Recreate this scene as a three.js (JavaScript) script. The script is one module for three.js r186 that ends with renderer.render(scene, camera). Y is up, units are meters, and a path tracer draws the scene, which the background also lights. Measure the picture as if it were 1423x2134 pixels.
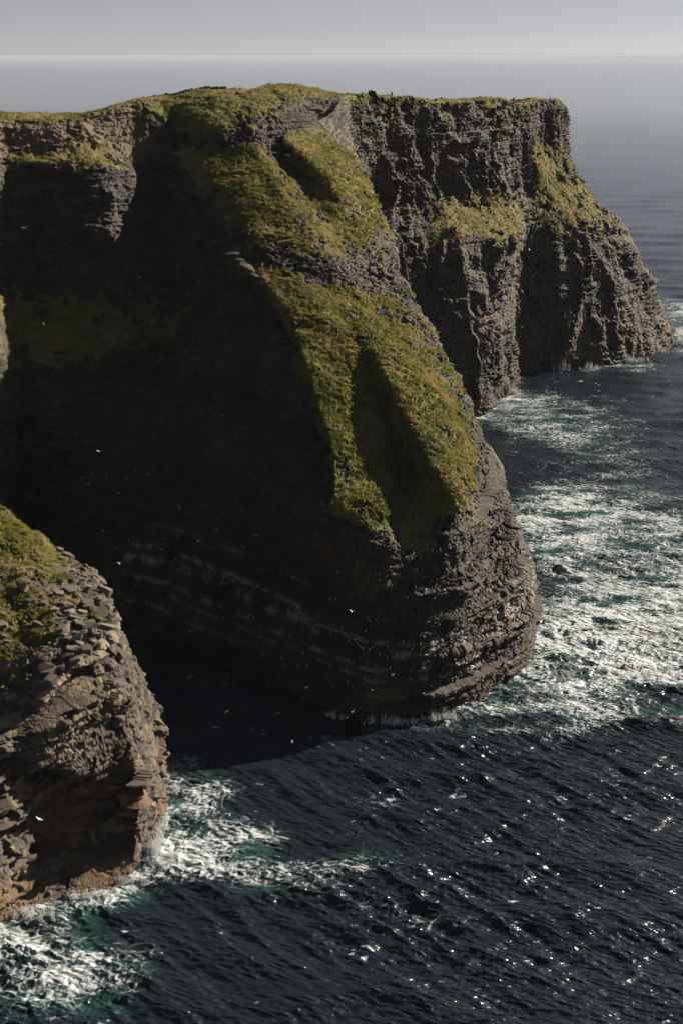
import * as THREE from 'three';
import { mergeGeometries } from 'three/addons/utils/BufferGeometryUtils.js';
import { ConvexGeometry } from 'three/addons/geometries/ConvexGeometry.js';

// ------------------------------------------------------------------ camera, sky, sun, exposure
const scene = new THREE.Scene();
const camera = new THREE.PerspectiveCamera(40, 682 / 1024, 1, 150000);
camera.position.set(0, 150, 0);
camera.rotation.x = THREE.MathUtils.degToRad(-18);

const SUN_AZ = 57, SUN_EL = 26, D2R = Math.PI / 180;                 // azimuth counted to the right of the view
const sunDir = new THREE.Vector3(Math.sin(SUN_AZ * D2R) * Math.cos(SUN_EL * D2R), Math.sin(SUN_EL * D2R), -Math.cos(SUN_AZ * D2R) * Math.cos(SUN_EL * D2R));
{ // clear low-sun sky over a band of sea mist, a little brighter round the sun
  const W = 4096, H = 2048, data = new Float32Array(W * H * 4);
  for (let j = 0; j < H; j++) for (let i = 0; i < W; i++) {
    const el = ((j + 0.5) / H - 0.5) * Math.PI, az = ((i + 0.5) / W - 0.5) * 2 * Math.PI;
    const x = Math.cos(az) * Math.cos(el), z = Math.sin(az) * Math.cos(el), y = Math.sin(el);
    const c = x * sunDir.x + y * sunDir.y + z * sunDir.z, ang = Math.acos(Math.min(1, Math.max(-1, c))) / D2R;
    const e = Math.max(0, el / D2R), mist = Math.exp(-e / 25), low = Math.exp(-e / 2.2);
    const glow = 1 + 1.5 * Math.exp(-((ang / 50) ** 2)) + 5 * Math.exp(-((ang / 19) ** 2));
    const k = (j * W + i) * 4;
    data[k] = (0.005 + 0.104 * mist + 0.054 * low) * glow;
    data[k + 1] = (0.009 + 0.107 * mist + 0.044 * low) * glow;
    data[k + 2] = (0.016 + 0.116 * mist + 0.028 * low) * glow;
    if (el < 0) { data[k] = 0.125; data[k + 1] = 0.127; data[k + 2] = 0.131; }   // hidden by the sea
    data[k + 3] = 1;
  }
  const sky = new THREE.DataTexture(data, W, H, THREE.RGBAFormat, THREE.FloatType);
  sky.mapping = THREE.EquirectangularReflectionMapping; sky.magFilter = THREE.LinearFilter; sky.minFilter = THREE.LinearFilter; sky.needsUpdate = true;
  scene.background = sky; scene.environment = sky;
}
const sun = new THREE.DirectionalLight(new THREE.Color().setRGB(1, 0.88, 0.72), 5);
sun.target.position.set(30, 40, -450);
sun.position.copy(sun.target.position).addScaledVector(sunDir, 900);
sun.castShadow = true; sun.shadow.mapSize.set(4096, 4096);
Object.assign(sun.shadow.camera, { left: -450, right: 450, top: 300, bottom: -300, near: 10, far: 2000 });
sun.shadow.radius = 1.5;
scene.add(sun, sun.target);

const renderer = new THREE.WebGLRenderer({ antialias: true });
renderer.setSize(682, 1024);
renderer.toneMapping = THREE.LinearToneMapping;
renderer.toneMappingExposure = 2.6;
renderer.outputColorSpace = THREE.SRGBColorSpace;
renderer.shadowMap.enabled = true;
scene.fog = new THREE.FogExp2(new THREE.Color().setRGB(0.76, 0.87, 1.0), 0.000011);

// ------------------------------------------------------------------ helpers
let seedState = 90210;
const rnd = () => { seedState = (seedState + 0x6d2b79f5) | 0; let t = Math.imul(seedState ^ (seedState >>> 15), 1 | seedState); t = (t + Math.imul(t ^ (t >>> 7), 61 | t)) ^ t; return ((t ^ (t >>> 14)) >>> 0) / 4294967296; };
const PERM = new Uint8Array(512);
{ const a = [...Array(256).keys()]; for (let i = 255; i > 0; i--) { const j = Math.floor(rnd() * (i + 1)); [a[i], a[j]] = [a[j], a[i]]; } for (let i = 0; i < 512; i++) PERM[i] = a[i & 255]; }
function grad(h, x, y, z) { const g = h & 15, u = g < 8 ? x : y, v = g < 4 ? y : g === 12 || g === 14 ? x : z; return ((g & 1) ? -u : u) + ((g & 2) ? -v : v); }
function noise(x, y, z) {
  const xf = Math.floor(x), yf = Math.floor(y), zf = Math.floor(z), X = xf & 255, Y = yf & 255, Z = zf & 255;
  x -= xf; y -= yf; z -= zf;
  const u = x * x * x * (x * (x * 6 - 15) + 10), v = y * y * y * (y * (y * 6 - 15) + 10), w = z * z * z * (z * (z * 6 - 15) + 10);
  const A = PERM[X] + Y, AA = PERM[A] + Z, AB = PERM[A + 1] + Z, B = PERM[X + 1] + Y, BA = PERM[B] + Z, BB = PERM[B + 1] + Z;
  const l = (a, b, t) => a + (b - a) * t;
  return l(l(l(grad(PERM[AA], x, y, z), grad(PERM[BA], x - 1, y, z), u), l(grad(PERM[AB], x, y - 1, z), grad(PERM[BB], x - 1, y - 1, z), u), v),
    l(l(grad(PERM[AA + 1], x, y, z - 1), grad(PERM[BA + 1], x - 1, y, z - 1), u), l(grad(PERM[AB + 1], x, y - 1, z - 1), grad(PERM[BB + 1], x - 1, y - 1, z - 1), u), v), w);
}
const hash = (i, j, k) => { let h = Math.imul(i, 374761393) + Math.imul(j, 668265263) + Math.imul(k, 2147483647 ^ 0x5bd1e995); h = Math.imul(h ^ (h >>> 13), 1274126177); return ((h ^ (h >>> 16)) >>> 0) / 4294967296; };
const smooth = (a, b, x) => { const t = Math.min(1, Math.max(0, (x - a) / (b - a))); return t * t * (3 - 2 * t); };
const lerp = (a, b, t) => a + (b - a) * t;
// random offset of the joint-bounded block that a point lies in
let edgeOut = 0;
function block(x, y, z) {
  const X = Math.floor(x), Y = Math.floor(y), Z = Math.floor(z);
  let best = 9, second = 9, id = 0, bx = 0, by = 0, bz = 0;
  for (let i = X - 1; i <= X + 1; i++) for (let j = Y - 1; j <= Y + 1; j++) for (let k = Z - 1; k <= Z + 1; k++) {
    const h = hash(i, j, k), dx = i + 0.15 + 0.7 * h - x, dy = j + 0.15 + 0.7 * ((h * 57.31) % 1) - y, dz = k + 0.15 + 0.7 * ((h * 911.7) % 1) - z, d = dx * dx + dy * dy + dz * dz;
    if (d < best) { second = best; best = d; id = h; bx = dx; by = dy; bz = dz; } else if (d < second) second = d;
  }
  edgeOut = Math.sqrt(second) - Math.sqrt(best);
  // each block has its own offset and its own tilted face
  return ((id * 7919.3) % 1) * 2 - 1 + 2.6 * (((id * 331.7) % 1 - 0.5) * bx + ((id * 77.13) % 1 - 0.5) * by + ((id * 1973.1) % 1 - 0.5) * bz);
}
const numbers = new Map();
const numbered = (n) => { const k = numbers.get(n) ?? 0; numbers.set(n, k + 1); return k ? n + '_' + String(k).padStart(3, '0') : n; };
function tag(o, label, category, group, kind) { Object.assign(o.userData, { label, category }); if (group) o.userData.group = group; if (kind) o.userData.kind = kind; return o; }
function cast(o) { o.traverse((m) => { if (m.isMesh) { m.castShadow = true; m.receiveShadow = true; } }); return o; }

// ------------------------------------------------------------------ survey of the coast: ribs from below the sea to the plateau, points are [level, x, y, z, turf]
const COAST = [
  [[0,-128.0,-6.0,-325.0,0], [1,-130.0,0.0,-328.0,0], [2,-131.0,14.0,-330.0,0], [3,-133.0,28.0,-333.0,0], [4,-136.0,46.0,-337.0,0], [5,-139.0,60.0,-341.0,0], [6,-142.0,74.0,-345.0,0], [7,-146.0,88.0,-350.0,0.6], [8,-150.0,102.0,-356.0,0.3], [9,-154.0,116.0,-362.0,0], [10,-158.0,129.0,-368.0,0.5], [10.86,-159.7,131.6,-370.6,0.93], [11,-160.0,132.0,-371.0,1], [11.14,-160.8,132.1,-372.0,1], [12,-165.4,132.6,-378.2,1], [13,-181.0,132.3,-399.0,1], [14,-208.0,120.0,-435.0,1]],
  [[0,-100.0,-6.0,-350.0,0], [1,-99.5,0.0,-353.0,0], [2,-97.6,14.0,-354.0,0], [3,-95.2,28.0,-356.0,0], [4,-95.5,46.0,-358.0,0], [5,-94.9,60.0,-360.0,0], [6,-95.0,74.0,-362.0,0.2], [6.5,-92.9,79.0,-364.0,0.8], [7,-99.2,86.0,-368.0,0.6], [8,-104.5,101.0,-376.0,0.3], [9,-106.9,116.0,-390.0,0], [10,-111.1,129.0,-400.0,0.5], [10.86,-112.3,131.6,-403.4,0.93], [11,-112.6,132.0,-404.0,1], [11.14,-113.2,132.1,-405.1,1], [12,-117.1,132.6,-411.6,1], [13,-130.1,132.3,-433.8,1], [14,-152.6,120.0,-472.0,1]],
  [[0,-94.4,-6.0,-386.0,0], [1,-95.4,0.0,-389.0,0], [2,-95.1,14.0,-391.0,0], [3,-95.5,30.0,-396.0,0], [4,-96.4,48.0,-403.0,0], [5,-97.2,59.0,-409.0,0.1], [5.5,-98.6,67.0,-415.0,0.7], [6,-102.9,75.0,-431.0,0.7], [7,-104.1,87.0,-437.0,0.1], [8,-104.4,100.0,-441.0,0], [9,-104.9,117.0,-447.0,0.2], [9.3,-105.3,120.1,-449.0,0.2], [10,-105.7,130.0,-453.5,0.2], [10.86,-106.6,130.8,-455.6,0.888], [11,-106.7,131.0,-456.0,1], [11.14,-106.7,131.0,-457.3,1], [12,-106.7,131.5,-465.0,1], [13,-106.7,130.9,-491.0,1], [14,-106.7,118.0,-536.0,1]],
  [[0,-68.1,-6.0,-360.0,0], [1,-69.0,0.0,-363.0,0], [2,-69.6,14.0,-369.0,0], [3,-70.9,30.0,-380.0,0], [4,-72.5,47.0,-395.0,0], [5,-74.3,58.0,-409.0,0.1], [5.5,-73.7,66.8,-417.0,0.7], [6,-74.1,75.1,-433.0,0.6], [7,-73.8,89.2,-443.0,0], [8,-73.3,104.8,-450.0,0], [8.5,-73.9,112.6,-453.0,0], [9,-76.5,117.6,-455.0,0.55], [9.3,-82.8,120.7,-462.0,0.5], [10,-86.2,128.4,-468.0,0], [10.86,-87.0,130.2,-469.7,0.86], [11,-87.1,130.5,-470.0,1], [11.14,-87.1,130.6,-471.3,1], [12,-87.1,131.0,-479.0,1], [13,-87.1,130.4,-505.0,1], [14,-87.1,117.6,-550.0,1]],
  [[0,-50.8,-6.0,-347.0,0], [1,-51.8,0.0,-351.0,0], [2,-51.9,13.0,-359.0,0], [3,-52.3,28.0,-374.0,0], [4,-53.9,46.0,-397.0,0], [5,-56.4,59.7,-424.0,0.1], [5.5,-57.3,67.8,-436.0,0.6], [6,-58.2,74.9,-448.0,0.3], [7,-59.7,88.2,-462.0,0], [8,-61.7,102.4,-473.0,0], [9,-64.5,116.5,-482.0,0], [10,-67.4,130.0,-489.0,0], [10.5,-68.2,133.5,-491.0,0.3], [10.86,-68.6,134.7,-492.4,0.804], [11,-68.7,135.2,-493.0,1], [11.14,-68.7,135.3,-494.3,1], [12,-68.7,135.7,-502.0,1], [13,-68.7,135.4,-528.0,1], [14,-68.7,122.9,-573.0,1]],
  [[0,-32.1,-6.0,-331.0,0], [1,-33.1,0.0,-335.0,0], [2,-32.9,12.0,-343.0,0], [3,-32.8,28.0,-359.0,0], [4,-33.0,47.0,-381.0,0], [5,-34.0,68.2,-404.0,0.1], [6,-36.7,81.8,-424.0,0.2], [7,-42.4,94.1,-446.0,0.1], [8,-49.9,107.6,-468.0,0.05], [9,-56.6,118.7,-483.0,0.05], [10,-58.7,127.4,-490.0,0.3], [10.86,-60.6,133.0,-498.6,0.902], [11,-60.9,133.9,-500.0,1], [11.14,-60.9,134.1,-501.7,1], [12,-60.9,135.5,-512.0,1], [13,-60.9,136.1,-530.0,1], [14,-60.9,123.9,-580.0,1]],
  [[0,-13.2,-6.0,-314.0,0], [1,-13.2,0.0,-317.0,0], [2,-12.1,12.0,-322.0,0], [3,-9.8,26.0,-329.0,0], [3.56,-5.3,34.1,-324.2,0.08], [3.7,-4.1,36.1,-323.0,0.1], [4,-2.5,39.5,-323.0,0.1], [4.5,-3.3,47.3,-337.5,0.1], [5,-7.7,57.6,-355.0,0.1], [5.5,-11.8,66.8,-372.0,0.1], [6,-15.7,74.5,-388.0,0.1], [6.5,-23.0,81.0,-403.0,0.1], [7,-30.2,86.2,-419.0,0.1], [7.5,-36.7,93.5,-439.0,0.1], [8,-44.1,100.7,-457.0,0.1], [9,-53.5,112.0,-479.0,0.1], [10,-57.2,126.9,-493.0,0.4], [10.86,-58.8,132.8,-500.7,0.916], [11,-59.0,133.8,-502.0,1], [11.14,-59.0,134.0,-503.8,1], [12,-59.0,135.5,-515.0,1], [13,-59.0,136.2,-532.0,1], [14,-59.0,123.8,-582.0,1]],
  [[0,-3.2,-6.0,-307.0,0], [1,-3.4,0.0,-310.0,0], [2,-2.5,12.0,-313.0,0], [3,-1.7,28.0,-317.0,0], [3.56,-1.4,39.2,-320.2,0.16], [3.7,-1.3,42.0,-321.0,0.2], [4,-1.1,46.4,-323.5,0.75], [4.5,-1.6,54.3,-338.0,1], [5,-5.9,64.7,-356.0,1], [5.5,-10.0,73.8,-373.0,1], [6,-13.8,81.4,-389.0,1], [6.5,-20.9,87.5,-404.0,0.8], [7,-28.0,92.4,-420.0,0.25], [7.5,-34.6,100.0,-440.0,0.3], [8,-41.9,107.0,-458.0,0.4], [9,-51.4,117.8,-479.0,0.7], [9.5,-54.6,122.8,-487.0,0.2], [10,-55.8,129.1,-494.0,0.9], [10.86,-56.9,133.4,-501.7,0.986], [11,-57.1,134.1,-503.0,1], [11.14,-57.1,134.3,-505.0,1], [12,-57.1,135.9,-517.0,1], [13,-57.1,136.7,-533.0,1], [14,-57.1,124.1,-583.0,1]],
  [[0,9.6,-6.0,-299.0,0], [1,9.2,0.0,-302.0,0], [2,9.6,12.0,-304.5,0], [3,10.0,27.0,-308.0,0], [3.56,10.0,37.4,-312.0,0.16], [3.7,10.0,40.0,-313.0,0.2], [4,9.6,44.7,-321.0,0.6], [4.5,9.5,52.2,-341.0,1], [5,7.6,61.2,-356.0,1], [5.5,3.0,69.7,-371.0,1], [6,-2.9,80.6,-388.0,1], [6.5,-9.8,86.1,-402.0,0.7], [7,-15.6,90.2,-411.0,0], [7.3,-17.8,93.6,-416.0,0.2], [7.5,-22.0,98.8,-431.0,0.75], [8,-32.1,108.4,-455.0,1], [9,-43.0,119.1,-478.0,1], [9.5,-44.7,122.0,-480.5,0.1], [10,-43.9,129.0,-488.0,0.7], [10.86,-44.4,133.7,-498.3,0.958], [11,-44.5,134.5,-500.0,1], [11.14,-44.5,134.9,-502.0,1], [12,-44.5,137.1,-514.0,1], [13,-44.5,137.9,-532.0,1], [14,-44.5,124.5,-580.0,1]],
  [[0,18.4,-6.0,-299.0,0], [1,17.6,0.0,-303.0,0], [2,18.2,12.0,-305.5,0], [3,18.6,26.0,-309.0,0], [3.56,18.4,34.0,-314.6,0.16], [3.7,18.4,36.0,-316.0,0.2], [4,17.3,43.7,-329.0,0.7], [4.5,15.5,50.6,-346.5,1], [5,11.4,60.8,-360.0,1], [5.5,6.8,70.3,-373.0,1], [6,0.5,79.8,-391.0,1], [6.5,-5.5,85.0,-405.0,0.7], [7,-11.1,89.2,-412.5,0], [7.3,-13.2,93.5,-417.0,0.3], [7.5,-16.8,98.8,-431.0,1], [8,-26.1,109.1,-456.0,1], [9,-35.7,119.6,-478.5,1], [9.5,-36.8,122.9,-481.0,0.1], [10,-36.2,129.7,-491.0,0.65], [10.86,-36.2,134.1,-503.0,0.951], [11,-36.1,134.8,-505.0,1], [11.14,-36.0,135.2,-507.0,1], [12,-34.7,137.3,-519.0,1], [13,-32.8,137.8,-538.0,1], [14,-28.1,124.8,-585.0,1]],
  [[0,26.2,-6.0,-303.0,0], [1,25.6,0.0,-306.0,0], [2,26.5,12.0,-309.0,0], [2.2,26.4,14.0,-309.4,0], [2.3,26.3,14.7,-311.4,0], [2.7,26.5,22.5,-312.0,0], [2.8,26.5,23.3,-314.2,0], [3.2,26.9,31.0,-315.0,0], [3.3,26.7,31.8,-317.4,0], [3.56,26.9,36.5,-318.4,0.065], [3.7,27.0,39.0,-319.0,0.1], [4,26.0,48.7,-325.0,0.8], [4.5,21.2,55.6,-339.0,1], [5,14.7,65.1,-356.0,1], [5.5,9.9,72.7,-374.0,1], [6,3.8,79.5,-393.0,1], [6.5,-1.6,84.0,-407.0,0.7], [7,-7.0,88.5,-414.0,0.05], [7.3,-8.7,93.4,-418.0,0.4], [7.5,-11.8,99.0,-431.0,1], [8,-20.1,109.7,-457.0,1], [9,-28.8,120.2,-479.0,1], [9.5,-29.2,123.7,-482.0,0.05], [10,-28.7,130.3,-494.0,0.3], [10.86,-27.9,134.5,-507.8,0.902], [11,-27.8,135.1,-510.0,1], [11.14,-27.6,135.6,-512.0,1], [12,-26.4,138.5,-524.0,1], [13,-24.4,139.5,-544.0,1], [14,-19.8,125.1,-590.0,1]],
  [[0,42.5,-6.0,-321.0,0], [1,41.7,0.0,-324.0,0], [2,42.2,12.0,-327.0,0], [2.2,42.3,14.0,-327.5,0], [2.3,40.9,14.8,-331.0,0], [2.7,40.6,22.5,-331.8,0], [2.8,39.4,23.7,-335.5,0], [3.2,39.0,31.0,-336.2,0], [3.3,37.5,32.2,-339.0,0], [3.56,37.0,36.0,-340.3,0.065], [3.7,36.8,38.0,-341.0,0.1], [4,35.1,46.2,-344.0,0.3], [4.5,32.7,52.5,-351.0,0.75], [5,26.5,62.5,-367.0,1], [5.5,19.5,70.7,-384.0,1], [6,12.1,75.9,-399.0,1], [6.5,6.3,82.0,-412.0,0.6], [7,2.2,87.9,-420.0,0], [7.3,-0.5,91.3,-424.0,0.2], [7.5,-3.1,95.8,-432.0,0.8], [8,-10.4,106.9,-467.0,0.2], [9,-20.0,117.6,-489.0,0.15], [9.5,-20.6,122.1,-492.0,0.1], [10,-16.7,129.1,-512.0,0.1], [10.86,-14.6,134.3,-529.2,0.444], [11,-14.2,135.2,-532.0,0.5], [11.14,-14.0,135.5,-534.0,0.57], [12,-12.8,137.6,-546.0,1], [13,-10.8,137.6,-566.0,1], [14,-6.2,125.2,-612.0,1]],
  [[0,48.5,-6.0,-332.0,0], [1,47.6,0.0,-335.0,0], [2,48.4,11.0,-338.5,0], [2.2,48.6,13.6,-339.0,0], [2.3,47.0,14.7,-343.0,0], [2.7,46.6,22.5,-344.0,0], [2.8,44.5,24.0,-348.5,0], [3.2,44.0,31.5,-349.5,0], [3.3,41.7,33.0,-353.5,0], [3.56,40.5,38.8,-355.1,0], [3.7,39.9,41.9,-356.0,0], [4,39.3,46.9,-364.0,0.2], [4.5,34.2,54.3,-374.0,0.4], [5,26.9,62.6,-385.0,0.5], [5.5,19.8,68.3,-398.0,0.8], [6,13.3,72.7,-410.0,0.8], [6.5,7.8,78.1,-420.0,0.5], [7,4.9,83.8,-428.0,0], [7.3,2.1,88.3,-434.0,0.1], [7.5,-0.8,91.9,-440.0,0.5], [8,-2.2,107.3,-463.0,0.9], [9,-11.1,116.9,-482.0,0.9], [9.5,-17.9,122.8,-494.0,0.9], [10,-12.6,127.9,-522.0,0.1], [10.86,-5.1,133.5,-547.8,0.444], [11,-3.9,134.4,-552.0,0.5], [11.14,-4.1,134.6,-553.7,0.57], [12,-5.1,135.6,-564.0,1], [13,-7.3,135.0,-586.0,1], [14,-11.9,124.4,-632.0,1]],
  [[0,56.0,-6.0,-368.0,0], [1,54.0,0.0,-368.0,0], [2,52.0,14.0,-370.0,0], [3,47.0,28.0,-376.0,0], [4,40.0,46.0,-387.0,0.2], [5,35.0,58.0,-402.0,0.3], [6,26.0,72.0,-428.0,0.3], [7,19.0,85.0,-448.0,0.1], [8,13.0,101.0,-482.0,0.5], [9,6.0,113.0,-508.0,0.4], [10,-7.9,126.6,-552.0,0.2], [10.86,-2.0,133.5,-569.2,0.716], [11,-1.0,134.6,-572.0,0.8], [11.14,-1.4,134.7,-573.2,0.828], [12,-3.7,135.2,-580.5,1], [13,-11.5,134.9,-605.2,1], [14,-25.0,122.6,-648.0,1]],
  [[0,46.0,-6.0,-440.0,0], [1,44.0,0.0,-442.0,0], [2,42.0,14.0,-447.0,0], [3,38.0,28.0,-455.0,0], [4,33.0,44.0,-470.0,0.1], [5,29.0,56.0,-490.0,0.2], [6,11.3,62.3,-545.0,0.3], [7,8.2,77.9,-560.0,0.3], [8,5.8,96.3,-572.0,0], [9,2.8,115.9,-584.0,0], [10,2.0,127.7,-592.0,0.2], [10.86,2.0,133.1,-596.3,0.716], [11,2.1,133.9,-597.0,0.8], [11.14,1.4,133.9,-598.1,0.828], [12,-2.4,134.0,-604.7,1], [13,-15.4,132.0,-627.1,1], [14,-37.9,116.9,-665.8,1]],
  [[0,50.0,-6.0,-545.0,0], [1,49.0,0.0,-547.0,0], [2,47.0,14.0,-550.0,0], [3,28.8,27.5,-566.0,0], [4,25.0,42.0,-573.0,0.1], [5,20.5,56.7,-580.0,0.5], [5.5,17.6,66.0,-584.0,0.8], [6,14.6,77.2,-588.0,0.75], [6.5,13.2,83.6,-592.0,0.5], [7,12.2,89.7,-600.0,0], [8,11.8,101.0,-605.0,0], [9,11.4,116.4,-610.0,0], [10,11.4,127.8,-615.0,0.2], [10.86,11.4,132.2,-617.6,0.716], [11,11.4,133.0,-618.0,0.8], [11.14,10.8,133.0,-619.1,0.828], [12,6.9,133.0,-625.7,1], [13,-6.1,131.1,-648.1,1], [14,-28.6,115.9,-686.8,1]],
  [[0,52.9,-6.0,-585.0,0], [1,51.0,0.0,-589.0,0], [2,44.9,18.1,-590.0,0], [3,39.5,34.3,-592.0,0], [4,35.4,48.0,-596.0,0.1], [5,32.4,58.6,-600.0,0.2], [6,30.7,71.2,-604.0,0.1], [7,28.8,86.5,-612.0,0], [8,28.1,100.0,-618.0,0], [9,27.5,113.6,-624.0,0], [10,27.6,126.3,-629.0,0.2], [10.86,28.5,131.7,-631.6,0.716], [11,28.7,132.6,-632.0,0.8], [11.14,28.0,132.6,-633.1,0.828], [12,24.2,132.6,-639.7,1], [13,11.2,130.7,-662.1,1], [14,-11.3,115.6,-700.8,1]],
  [[0,65.5,-6.0,-600.0,0], [1,63.6,-0.4,-604.0,0], [2,62.0,14.7,-605.0,0], [3,60.4,31.4,-607.0,0], [4,58.0,47.9,-609.0,0], [5,55.3,65.0,-612.0,0], [5.5,53.7,73.8,-616.0,0.5], [6,50.2,79.8,-626.0,0.9], [6.5,47.6,87.1,-636.0,0.7], [7,46.8,92.9,-641.0,0.05], [8,46.3,103.1,-644.0,0], [9,45.8,114.3,-647.0,0], [10,45.6,124.5,-650.0,0.3], [10.86,45.6,129.0,-651.7,0.816], [11,45.6,129.8,-652.0,0.9], [11.14,45.0,129.8,-653.1,0.914], [12,41.1,129.8,-659.7,1], [13,28.1,127.9,-682.1,1], [14,5.6,112.7,-720.8,1]],
  [[0,80.9,-6.0,-641.0,0], [1,79.1,1.9,-644.0,0], [2,76.6,15.5,-642.0,0], [3,75.1,29.2,-641.0,0], [4,75.6,44.5,-642.0,0], [5,77.2,61.8,-643.0,0], [5.5,80.2,71.3,-645.0,0.5], [6,79.6,77.0,-651.0,0.9], [6.5,77.0,84.7,-660.0,0.7], [7,75.2,91.8,-666.0,0.1], [8,74.3,102.2,-671.0,0], [9,73.6,113.9,-675.0,0], [10,73.2,124.4,-679.0,0.3], [10.86,73.3,129.7,-681.6,0.816], [11,73.4,130.6,-682.0,0.9], [11.14,72.7,130.6,-683.1,0.914], [12,68.9,130.6,-689.7,1], [13,55.9,128.7,-712.1,1], [14,33.4,113.5,-750.8,1]],
  [[0,88.8,-6.0,-682.0,0], [1,87.6,-1.2,-684.0,0], [2,86.5,11.2,-686.0,0], [3,86.8,24.9,-689.0,0], [4,87.9,41.0,-692.0,0], [5,89.5,57.0,-695.0,0], [5.5,90.7,68.4,-697.0,0.1], [6,91.1,77.4,-699.0,0.2], [7,89.1,89.8,-702.0,0.1], [8,88.1,100.9,-705.0,0], [9,87.3,112.1,-708.0,0], [10,86.9,122.2,-710.0,0.3], [10.86,86.9,126.5,-711.7,0.816], [11,86.9,127.2,-712.0,0.9], [11.14,86.3,127.2,-713.1,0.914], [12,82.4,127.3,-719.7,1], [13,69.4,125.3,-742.1,1], [14,46.9,110.2,-780.8,1]],
  [[0,116.4,-6.0,-690.0,0], [1,115.6,0.2,-693.0,0], [2,114.9,14.0,-696.0,0], [3,114.2,28.0,-699.0,0], [4,113.3,42.0,-701.0,0], [5,112.1,55.8,-704.0,0], [5.5,109.3,68.3,-708.0,0.6], [6,104.6,80.7,-713.0,0.9], [7,98.7,98.8,-719.0,0.9], [8,96.3,107.9,-722.0,0.9], [9,97.2,113.5,-725.0,0.2], [10,98.9,122.6,-728.0,0.2], [10.86,99.9,127.7,-729.7,0.802], [11,100.1,128.5,-730.0,0.9], [11.14,99.4,128.5,-731.1,0.914], [12,95.6,128.5,-737.7,1], [13,82.6,126.6,-760.1,1], [14,60.1,111.5,-798.8,1]],
  [[0,143.5,-6.0,-706.0,0], [1,142.8,-0.2,-711.0,0], [2,141.7,15.5,-714.0,0], [3,139.6,29.6,-718.0,0], [4,137.8,43.5,-723.0,0], [5,135.5,56.3,-728.0,0], [5.5,131.4,66.7,-732.0,0.5], [6,124.1,80.7,-737.0,0.85], [7,116.5,96.0,-741.0,0.6], [8,113.1,106.7,-743.0,0.3], [9,111.9,113.7,-744.0,0], [10,111.2,122.7,-745.0,0.2], [10.86,110.2,127.1,-745.9,0.802], [11,110.1,127.8,-746.0,0.9], [11.14,109.1,127.8,-746.6,0.914], [12,102.9,127.8,-750.5,1], [13,82.1,125.9,-763.5,1], [14,46.1,110.8,-786.0,1]],
  [[0,188.0,-6.0,-762.0,0], [1,184.3,-0.1,-767.0,0], [1.5,176.8,4.8,-762.0,0], [2,167.5,15.2,-750.0,0], [3,163.5,29.3,-750.0,0], [4,158.1,42.9,-753.0,0], [5,150.3,56.3,-757.0,0], [5.5,143.9,63.7,-759.0,0.3], [6,134.3,75.9,-762.0,0.6], [7,124.3,87.7,-764.0,0.4], [8,118.9,99.9,-766.0,0], [9,117.9,110.2,-766.0,0], [10,117.3,120.0,-765.0,0.2], [10.86,114.8,124.2,-764.1,0.802], [11,114.4,124.9,-764.0,0.9], [11.14,113.2,124.9,-764.4,0.914], [12,106.3,125.5,-766.7,1], [13,82.9,125.2,-774.5,1], [14,42.4,112.9,-788.0,1]],
  [[0,190.0,-6.0,-800.0,0], [1,186.0,0.0,-802.0,0], [2,180.0,14.0,-804.0,0], [3,172.0,30.0,-806.0,0], [4,164.0,46.0,-808.0,0], [5,156.0,60.0,-808.0,0], [6,136.0,74.0,-808.0,0.4], [7,124.0,90.0,-808.0,0.2], [8,115.0,102.0,-808.0,0], [9,112.0,112.0,-807.0,0], [10,111.0,121.0,-806.0,0.3], [10.86,108.4,122.7,-804.3,0.816], [11,108.0,123.0,-804.0,0.9], [11.14,106.9,123.1,-803.9,0.914], [12,99.9,123.6,-803.1,1], [13,76.5,123.3,-800.5,1], [14,36.0,111.0,-796.0,1]],
  [[0,120.0,-6.0,-930.0,0], [1,118.0,0.0,-928.0,0], [2,114.0,14.0,-922.0,0], [3,110.0,30.0,-914.0,0], [4,106.0,46.0,-906.0,0], [5,102.0,60.0,-898.0,0], [6,98.0,74.0,-890.0,0.4], [7,94.0,90.0,-884.0,0.2], [8,92.0,102.0,-880.0,0], [9,90.0,112.0,-878.0,0], [10,88.0,121.0,-876.0,0.3], [10.86,85.4,122.7,-870.8,0.816], [11,85.0,123.0,-870.0,0.9], [11.14,84.2,123.1,-869.1,0.914], [12,79.6,123.6,-863.7,1], [13,64.0,123.3,-845.5,1], [14,37.0,111.0,-814.0,1]],
];
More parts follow.
